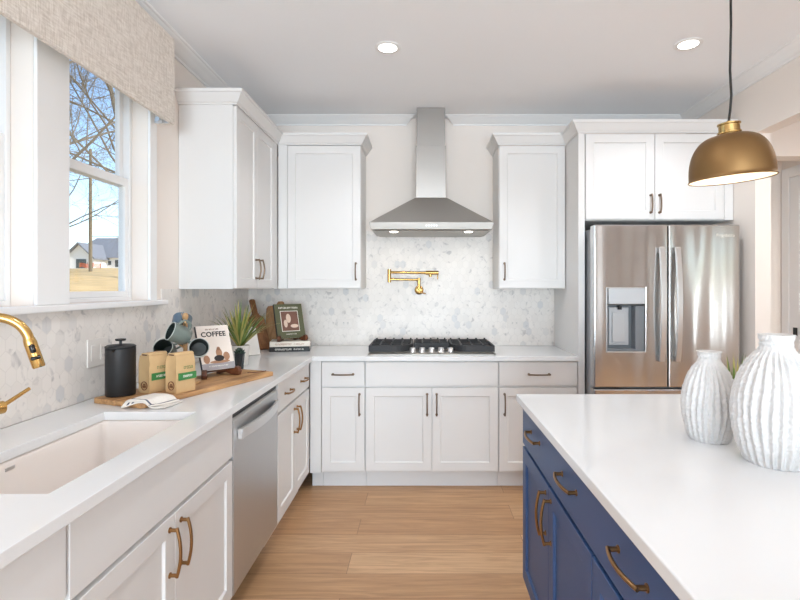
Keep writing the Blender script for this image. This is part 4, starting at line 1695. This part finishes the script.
for v in mm.bm.verts:
    v.co = mtc @ v.co
mm.build('small_lettering', M['brown_ink'], cv)
mm = MB()
glyphs(mm, -.05, .05, .016, .022, -.0008, 16, 5)
for v in mm.bm.verts:
    v.co = mtc @ v.co
mm.build('small_lettering', M['white_ink'], cv)

# two stacked books
def flat_book(label, loc, rz, w, d, h, mc, seed, mtext):
    t = thing('stacked_book', label, 'book', loc, (0, 0, rz), 'books stacked in the corner')
    MB().box(-w / 2 + .004, w / 2 - .004, -d / 2 + .003, d / 2 - .004, .0035, h - .0035).build('pages', M['paper'], t)
    mb = MB()
    mb.box(-w / 2, w / 2, -d / 2, d / 2, 0.0002, .003).box(-w / 2, w / 2, -d / 2, d / 2, h - .003, h)
    mb.box(-w / 2, w / 2, -d / 2 - .0015, -d / 2 + .0015, .0002, h)
    cvv = mb.build('cover', mc, t, bevel=.001)
    mb = MB()
    glyphs(mb, -w * .36, w * .05, h * .33, h * .66, -d / 2 - .0016, 15, seed)
    glyphs(mb, w * .10, w * .36, h * .36, h * .62, -d / 2 - .0016, 9, seed + 1)
    mb.build('spine_lettering', mtext, cvv)
    return t


BX, BYY = -.985, 3.735
flat_book('black-spined book at the bottom of the corner stack', (BX - .002, BYY, .9143), radians(10), .285, .2, .036, M['black'], 31, M['white_ink'])
flat_book('cream book on top of the corner stack under the green book', (BX - .004, BYY + .002, .9508), radians(12), .285, .2, .036, M['paper'], 35, M['copper'])
EZ = .9870
easel('book_stand', 'dark walnut easel stand on top of the two stacked books', (-.980, 3.705, EZ), radians(30), .19, M['walnut'])
gb = thing('green_book', 'olive green book with framed cover picture on an easel above stacked books', 'book', (-.980, 3.705, EZ + .024), (0, 0, radians(36)))
TL = Matrix.Rotation(radians(-20), 4, 'X')
mtc = Matrix.Translation((0, -.028, .0)) @ TL
bw, bh, bt = .212, .262, .02
cv = bpart('front_cover', -bw / 2, bw / 2, 0, .003, 0, bh, M['olive'], gb)
bpart('pages', -bw / 2 + .003, bw / 2 - .003, .0032, bt - .0032, .003, bh - .003, M['paper'], gb)
bpart('back_cover', -bw / 2, bw / 2, bt - .003, bt, 0, bh, M['olive'], gb)
bpart('spine', -bw / 2 - .003, -bw / 2, 0, bt, 0, bh, M['black'], gb)
MB().box(-.068, .068, -.0006, -.0001, .05, .208, mtc).build('picture_border', M['white_ink'], cv)
MB().box(-.064, .064, -.0011, -.0007, .054, .204, mtc).build('picture', M['photo_dark'], cv)
mb = MB()
disc(mb, -.01, .15, .018, .035, -.0013, mtc)
disc(mb, -.035, .11, .014, .03, -.0013, mtc)
disc(mb, .03, .09, .03, .014, -.0013, mtc)
mb.build('picture_highlights', M['photo_light'], cv)
mm = MB()
glyphs(mm, -.075, .075, .226, .238, -.0008, 14, 12)
glyphs(mm, -.04, .04, .026, .032, -.0008, 12, 13)
for v in mm.bm.verts:
    v.co = mtc @ v.co
mm.build('cover_lettering', M['white_ink'], cv)


# ------------------------------------------------------------------ boards leaning in the corner
def leaning_board(name, label, cat, loc, rz, tilt, outline, th, m, part='board_slab'):
    t = thing(name, label, cat, (loc[0], loc[1], loc[2] + th * sin(tilt)), (0, 0, rz))
    MB().prism(outline, 1, 0, th, mtx=Matrix.Rotation(-tilt, 4, 'X')).build(part, m, t, bevel=.003)
    return t


def paddle(w, h, hw, hh):
    o = [(-w / 2, .0), (w / 2, 0), (w / 2, h - .03), (w / 2 - .012, h - .01), (hw / 2 + .01, h), (hw / 2, h + .02), (hw / 2, h + hh - .008),
         (hw / 2 - .008, h + hh), (-hw / 2 + .008, h + hh), (-hw / 2, h + hh - .008), (-hw / 2, h + .02), (-hw / 2 - .01, h), (-w / 2 + .012, h - .01), (-w / 2, h - .03)]
    return o


leaning_board('cutting_board', 'dark brown paddle cutting board leaning in the room corner', 'cutting board', (-1.19, 3.74, .9145), radians(52),
              radians(22), paddle(.13, .27, .045, .13), .018, M['oakb'])
leaning_board('cutting_board', 'lighter brown cutting board against the back tile behind the green book', 'cutting board', (-1.135, 3.93, .9145), radians(4),
              radians(12), paddle(.22, .33, .05, .03), .018, M['oakl'])
leaning_board('white_plaque', 'small white plaque leaning on the counter right of the grass plant', 'plaque', (-1.165, 3.43, .9145), radians(48),
              radians(20), [(-.058, 0), (.058, 0), (.058, .19), (.05, .2), (-.05, .2), (-.058, .19)], .012, M['pot_white'], 'plaque_slab')


# ------------------------------------------------------------------ wall plates
def plate(label, loc, rz, w, h, parts):
    t = thing('wall_plate', label, 'wall plate', loc, (0, 0, rz), 'white wall plates on the tile')
    MB().box(-w / 2, w / 2, -.006, -.0003, -h / 2, h / 2).build('cover_plate', M['outlet'], t, bevel=.002)
    for (x, z, a, b_, nm) in parts:
        s = MB().box(x - a / 2, x + a / 2, -.009, -.0062, z - b_ / 2, z + b_ / 2).build(nm, M['outlet'], t, bevel=.001)
        if nm == 'socket':
            mb = MB()
            for q in (-1, 1):
                if a > b_:
                    mb.box(x + q * a * .25 - .006, x + q * a * .25 + .006, -.0094, -.0091, z + .004, z + .006)
                    mb.box(x + q * a * .25 - .006, x + q * a * .25 + .006, -.0094, -.0091, z - .006, z - .004)
                else:
                    mb.box(x - .006, x - .004, -.0094, -.0091, z + q * b_ * .25 - .006, z + q * b_ * .25 + .006)
                    mb.box(x + .004, x + .006, -.0094, -.0091, z + q * b_ * .25 - .006, z + q * b_ * .25 + .006)
            mb.build('slots', M['disp_dark'], s)
    return t


plate('white double switch plate on the left tile beside the coffee press', (XL + TB, 2.15, 1.105), RL, .135, .118,
      [(-.03, 0, .034, .066, 'switch'), (.03, 0, .034, .066, 'socket')])
plate('white outlet plate on the back tile left of the cooktop', (-.62, YB - TB, 1.095), 0, .13, .078, [(0, 0, .066, .034, 'socket')])
plate('white outlet plate on the back tile right of the cooktop', (.735, YB - TB, 1.095), 0, .12, .078, [(0, 0, .066, .034, 'socket')])

# ------------------------------------------------------------------ valance
va = thing('window_valance', 'oatmeal linen window valance hung above the left windows', 'valance', (XL, 0, 0))
mb = MB()
V0, V1 = 1.06, 2.615
zb, zt_ = 2.232, 2.68
mb.box(.094, .112, V0, V1, zb, zt_)
mb.box(.0155, .0935, V1 - .018, V1, zb, zt_).box(.0155, .0935, V0, V0 + .018, zb, zt_)
mb.build('fabric', M['linen'], va, bevel=.004)
MB().box(.001, .0935, V0 + .0185, V1 - .0185, zt_ - .022, zt_ - .002).build('mounting_board', M['trim'], va)
mb = MB()
mb.box(.018, .092, V1 - .026, V1 - .0185, zb + .002, zb + .02)
mb.tube([(.05, V1 - .03, zb + .012), (.05, V1 - .06, zb + .012)], .012, 12)
mb.build('bracket', M['steel_s'], va)


# ------------------------------------------------------------------ lamps
def downlight_proto(x, y, label):
    t = thing('recessed_downlight', label, 'ceiling light', (x, y, ZC), group='recessed ceiling downlights')
    MB().lathe([(.050, -.0006), (.072, -.0006), (.074, -.004), (.068, -.007), (.052, -.007), (.050, -.0006)], 36).build('trim_ring', M['trim'], t, smooth=40)
    MB().lathe([(0, -.0008), (.0495, -.0008), (.0495, -.005), (0, -.0055)], 36).build('lens', M['lens'], t)
    return t


DL = [(-.20, 2.83, 'recessed ceiling downlight to the left of the range hood, above the aisle'),
      (1.48, 2.79, 'recessed ceiling downlight in front of the refrigerator, left of the pendant cord'),
      (-.20, .95, 'added ceiling downlight, out of view, over the sink end of the aisle'),  # this and the following fixtures are unseen, added to light the room
      (-.20, -1.3, 'added ceiling downlight, out of view behind the viewer on the window side'),
      (1.48, -1.3, 'added ceiling downlight, out of view behind the viewer on the hall side')]
p0 = None
for x, y, lab in DL:
    if p0 is None:
        p0 = downlight_proto(x, y, lab)
    else:
        dup(p0, (x, y, ZC), None, lab)
    s = light('downlight_lamp', 'SPOT', (x, y, ZC - .012), energy=DOWN_E, color=(.93, .96, 1.0), spot_size=radians(134), spot_blend=.6, shadow_soft_size=.06)
dup(p0, (3.2, 2.6, ZC), None, 'added ceiling downlight, out of view, in the hall beyond the wide opening')  # unseen fixture and its lamp, added to brighten the corridor
light('hall_fill_lamp', 'SPOT', (3.2, 2.6, ZC - .012), energy=HALL_E, color=(1, .96, .9), spot_size=radians(160), spot_blend=.7, shadow_soft_size=.06)

# pendant
pd = thing('pendant_lamp', 'aged brass dome pendant lamp on a black cord over the island', 'pendant lamp', (.975, 1.58, 1.726), (radians(2.0), radians(-4.0), 0))
r, H = .120, .138
prof_o = []
for i in range(19):
    a = pi / 2 * i / 18
    prof_o.append((.030 + (r - .030) * sin(a) ** .82 if i else .030, .012 + (H - .012) * cos(a) ** .9 if i < 18 else .012))
mb = MB()
mb.lathe(prof_o + [(r, .004), (r + .003, 0), (r + .001, -.002), (r - .001, 0)], 56)
mb.build('shade', M['brass'], pd, smooth=60)
mb = MB()
mb.lathe([(rr_ - .0022, z - .002) for rr_, z in prof_o] + [(r - .0012, .0005)], 56)
mb.build('shade_lining', M['shade_in'], pd, smooth=60)
mb = MB()
mb.lathe([(.0275, H + .0005), (.0275, H + .004), (.034, H + .006), (.034, H + .010), (.030, H + .012), (.030, H + .030), (.033, H + .032), (.033, H + .036), (.010, H + .037), (.008, H + .043), (.004, H + .044)], 32)
mb.build('cap', M['brass_light'], pd, smooth=40)
mb = MB()
mb.sphere((0, 0, .070), .026, 20, 12)
mb.tube([(0, 0, .095), (0, 0, .133)], .014, 14)
mb.build('bulb', M['bulb'], pd, smooth=True)
pdi = pd.matrix_basis.inverted()
mb = MB()
top = pd.matrix_basis @ Vector((0, 0, H + .044))
pts = [(top.x, top.y, top.z), (top.x + .004, top.y, top.z + .03), (top.x + .008, top.y, top.z + .08), (top.x + .004, top.y, top.z + .16),
       (top.x + .007, top.y, top.z + .3), (top.x + .005, top.y, top.z + .5), (top.x + .006, top.y, ZC - .024)]
mb.tube([pdi @ Vector(p) for p in pts], .0036, 10)
mb.build('cord', M['cord'], pd, smooth=True)
mb = MB()
mb.lathe([(.006, -.024), (.05, -.02), (.055, -.002), (.055, -.0008)], 32, pdi @ Matrix.Translation((top.x + .006, top.y, ZC)))
mb.build('ceiling_canopy', M['brass_light'], pd, smooth=40)
pb = pd.matrix_basis @ Vector((0, 0, .035))
light('pendant_bulb', 'POINT', pb, energy=PEND_E, color=(1, .9, .74), shadow_soft_size=.03)


# ------------------------------------------------------------------ outdoors, seen through the left windows
def ground_h(x, y):
    d_ = sqrt(x * x + y * y)
    k = max(0.0, min(1.0, (d_ - 6) / 34.0))
    return -.25 + 2.92 * k + (.10 * mnoise.noise(Vector((x * .35, y * .35, 0))) + .05 * mnoise.noise(Vector((x * 1.3, y * 1.3, 4)))) * min(1, d_ / 10)


mb = MB()
NX, NY = 90, 90
xs = [-2.2 - 120 * (i / NX) ** 1.6 for i in range(NX + 1)]
ys = [-40 + 180 * j / NY for j in range(NY + 1)]
Vg = [[mb.bm.verts.new((x, y, ground_h(x, y))) for y in ys] for x in xs]
for i in range(NX):
    for j in range(NY):
        mb.bm.faces.new((Vg[i][j], Vg[i + 1][j], Vg[i + 1][j + 1], Vg[i][j + 1]))
M['straw'] = mat('dry_straw_grass', rgb(204, 172, 118), 0.95, var=0.35, vscale=1.2, bump=0.6, bscale=6, stretch=(1, 1, 1))
struct('ground', mb, M['straw'], smooth=True)

M['siding'] = mat('white_siding', rgb(228, 226, 222), 0.8, var=0.03)
M['roof'] = mat('grey_shingles', rgb(118, 120, 126), 0.9, var=0.12, vscale=3)
M['dark_glass'] = mat('dark_house_glass', rgb(52, 58, 62), 0.15, var=0.1)
M['bark'] = mat('grey_bark', rgb(118, 108, 92), 0.9, var=0.25, vscale=4)
M['polewood'] = mat('weathered_pole', rgb(122, 108, 84), 0.9, var=0.15, vscale=5)
M['orange'] = mat('orange_mesh', rgb(238, 120, 64), 0.7, var=0.1)

HS = 75.0
def hp(px, py, Y=HS):
    return Vector(((px - 423) * Y / 500, Y, CAMZ + (287 - py) * Y / 500))
nh = thing('neighbour_house', 'white house with grey hip roof seen through the window', 'house', (hp(97, 268).x, HS, 3.0))
o0 = nh.location
def hq(px, py, dy=0.0):
    q = hp(px, py)
    return (q.x - o0.x, dy, q.z - o0.z)
x0 = hq(93, 0)[0]
x1 = hq(150, 0)[0]
ez = hq(0, 258)[2]
rz_ = hq(0, 238)[2]
MB().box(x0, x1, 0, 8, -.6, ez).build('house_walls', M['siding'], nh)
mb = MB()
e = .5
xa, xb = x0 - 1.0, x1 + e
rx0, rx1 = hp(97, 0, HS + 4).x - o0.x, hp(112, 0, HS + 4).x - o0.x
rz_ = hp(0, 238, HS + 4).z - o0.z
b0 = [(xa - 3.2, -e, ez), (xb, -e, ez), (xb, 8 + e, ez), (xa - 3.2, 8 + e, ez)]
v = [mb.bm.verts.new(p) for p in b0] + [mb.bm.verts.new((rx0, 4, rz_)), mb.bm.verts.new((rx1 + 3, 4, rz_))]
for f in ((0, 1, 5, 4), (1, 2, 5), (2, 3, 4, 5), (3, 0, 4), (3, 2, 1, 0)):
    mb.bm.faces.new([v[i] for i in f])
mb.build('roof', M['roof'], nh)
# front gable wing on the left
GY = HS - 3
gx0, gx1 = hp(66, 0, GY).x - o0.x, hp(93.5, 0, GY).x - o0.x
gz, gp = hp(0, 257, GY).z - o0.z, hp(0, 244, GY).z - o0.z
gm = (gx0 + gx1) / 2
mb = MB()
mb.prism([(gx0, -.6), (gx1, -.6), (gx1, gz), (gm, gp), (gx0, gz)], 1, -3.0, 0.0)
mb.build('gable_wing', M['siding'], nh)
mb = MB()
for sg, ge in ((-1, gx0), (1, gx1)):
    ex = ge + sg * .4
    ezz = gz - .4 * (gp - gz) / (gx1 - gm)
    mb.quadbox([(gm, -3.5, gp), (ex, -3.5, ezz), (ex, 4, ezz), (gm, 4, gp), (gm, -3.5, gp + .25), (ex, -3.5, ezz + .25), (ex, 4, ezz + .25), (gm, 4, gp + .25)])
mb.build('gable_roof', M['roof'], nh)
for a, b_, c, d_, dy in ((108, 111, 261, 265, -.05), (115, 118, 260, 267, -.05), (76, 86, 259, 268, -3.05)):
    yy = HS + dy
    p, q = hp(a, d_, yy) - o0, hp(b_, c, yy) - o0
    MB().box(p[0], q[0], dy, dy + .08, p[2], q[2]).build('house_window', M['dark_glass'], nh)

PLY = 30.0
pp = hp(90.5, 266, PLY)
pole = thing('utility_pole', 'tall wooden utility pole outside the window', 'pole', (pp.x, pp.y, ground_h(pp.x, pp.y) - .02))
ph = hp(90.5, 149, PLY).z - pole.location.z
MB().tube([(0, 0, 0), (0, 0, ph)], [.10, .075], 12).build('pole_shaft', M['polewood'], pole, smooth=40)
mb = MB()
wa = hp(91, 236, PLY)
wl = [(wa.x - pole.location.x + k * 1.0, .12, wa.z - pole.location.z - .0 + .004 * (k - 4) ** 2 - .06) for k in range(0, 9)]
mb.tube(wl, .018, 6)
mb.build('service_wire', M['black'], pole)

of = thing('construction_fence', 'low orange mesh construction fence at the foot of the utility pole', 'fence', (hp(88, 266, 33).x, 33, ground_h(hp(88, 266, 33).x, 33)))
for k in range(4):
    MB().tube([(-.6 + .45 * k, .1 * (k % 2), -.05), (-.6 + .45 * k + .05, .1 * (k % 2), .40)], .02, 8).build('stake', M['polewood'], of)
mb = MB()
for k in range(7):
    z = .06 + .04 * k
    mb.tube([(-.6 + .15 * i, .03 * sin(i * 1.7), z + .04 * sin(i * 1.3)) for i in range(11)], .012, 5)
mb.build('mesh', M['orange'], of)


def bare_tree(label, base, H, seed, lean=(0, 0), depth=5):
    t = thing('bare_tree', label, 'tree', base, group='bare trees outside')
    rnd = random.Random(seed)
    mt_, mbr = MB(), MB()

    def grow(p, d_, L, r, lev):
        n = 5 if lev else 8
        pts, rs = [p], [r]
        for i in range(n):
            d_ = (d_ + Vector((rnd.uniform(-1, 1), rnd.uniform(-1, 1), rnd.uniform(-.5, .6))) * (.10 if lev == 0 else .2)).normalized()
            p = p + d_ * (L / n)
            pts.append(p)
            rs.append(r * (1 - .6 * (i + 1) / n))
        (mt_ if lev == 0 else mbr).tube(pts, rs, 8 if lev == 0 else (5 if lev < 3 else 3), cap=False)
        if lev >= depth:
            return
        k = {0: 22, 1: 7, 2: 6, 3: 4, 4: 3}[lev]
        for i in range(k):
            s = rnd.uniform(.28 if lev == 0 else .2, 1.0)
            j = min(n - 1, int(s * n))
            q = pts[j].lerp(pts[j + 1], s * n - j)
            ax = (pts[j + 1] - pts[j]).normalized()
            a = rnd.uniform(0, 2 * pi)
            u = ax.orthogonal().normalized()
            w_ = ax.cross(u)
            ang = rnd.uniform(.55, 1.15)
            nd_ = ax * cos(ang) + (u * cos(a) + w_ * sin(a)) * sin(ang)
            grow(q, nd_.normalized(), L * rnd.uniform(.45, .68), max(.006, rs[j] * .46), lev + 1)
    grow(Vector((0, 0, -.2)), Vector((lean[0], lean[1], 1)).normalized(), H, H * .0105, 0)
    mt_.build('trunk', M['bark'], t, smooth=50)
    mbr.build('branches', M['bark'], t, smooth=50)
    return t


for px, Y, H, sd, ln in ((44, 17.0, 13.0, 4, (.08, 0)), (140, 26.0, 15.0, 12, (-.05, 0)), (52, 26.0, 9.0, 23, (.10, 0))):
    X = (px - 423) * Y / 500
    bare_tree('leafless tree outside whose branches reach across the upper window' if sd == 4 else
              ('leafless tree farther off, right of the pole behind the window frame' if sd == 12 else
              'smaller leafless tree left of the pole with twigs low in the window'), (X, Y, ground_h(X, Y)), H, sd, ln, 4)
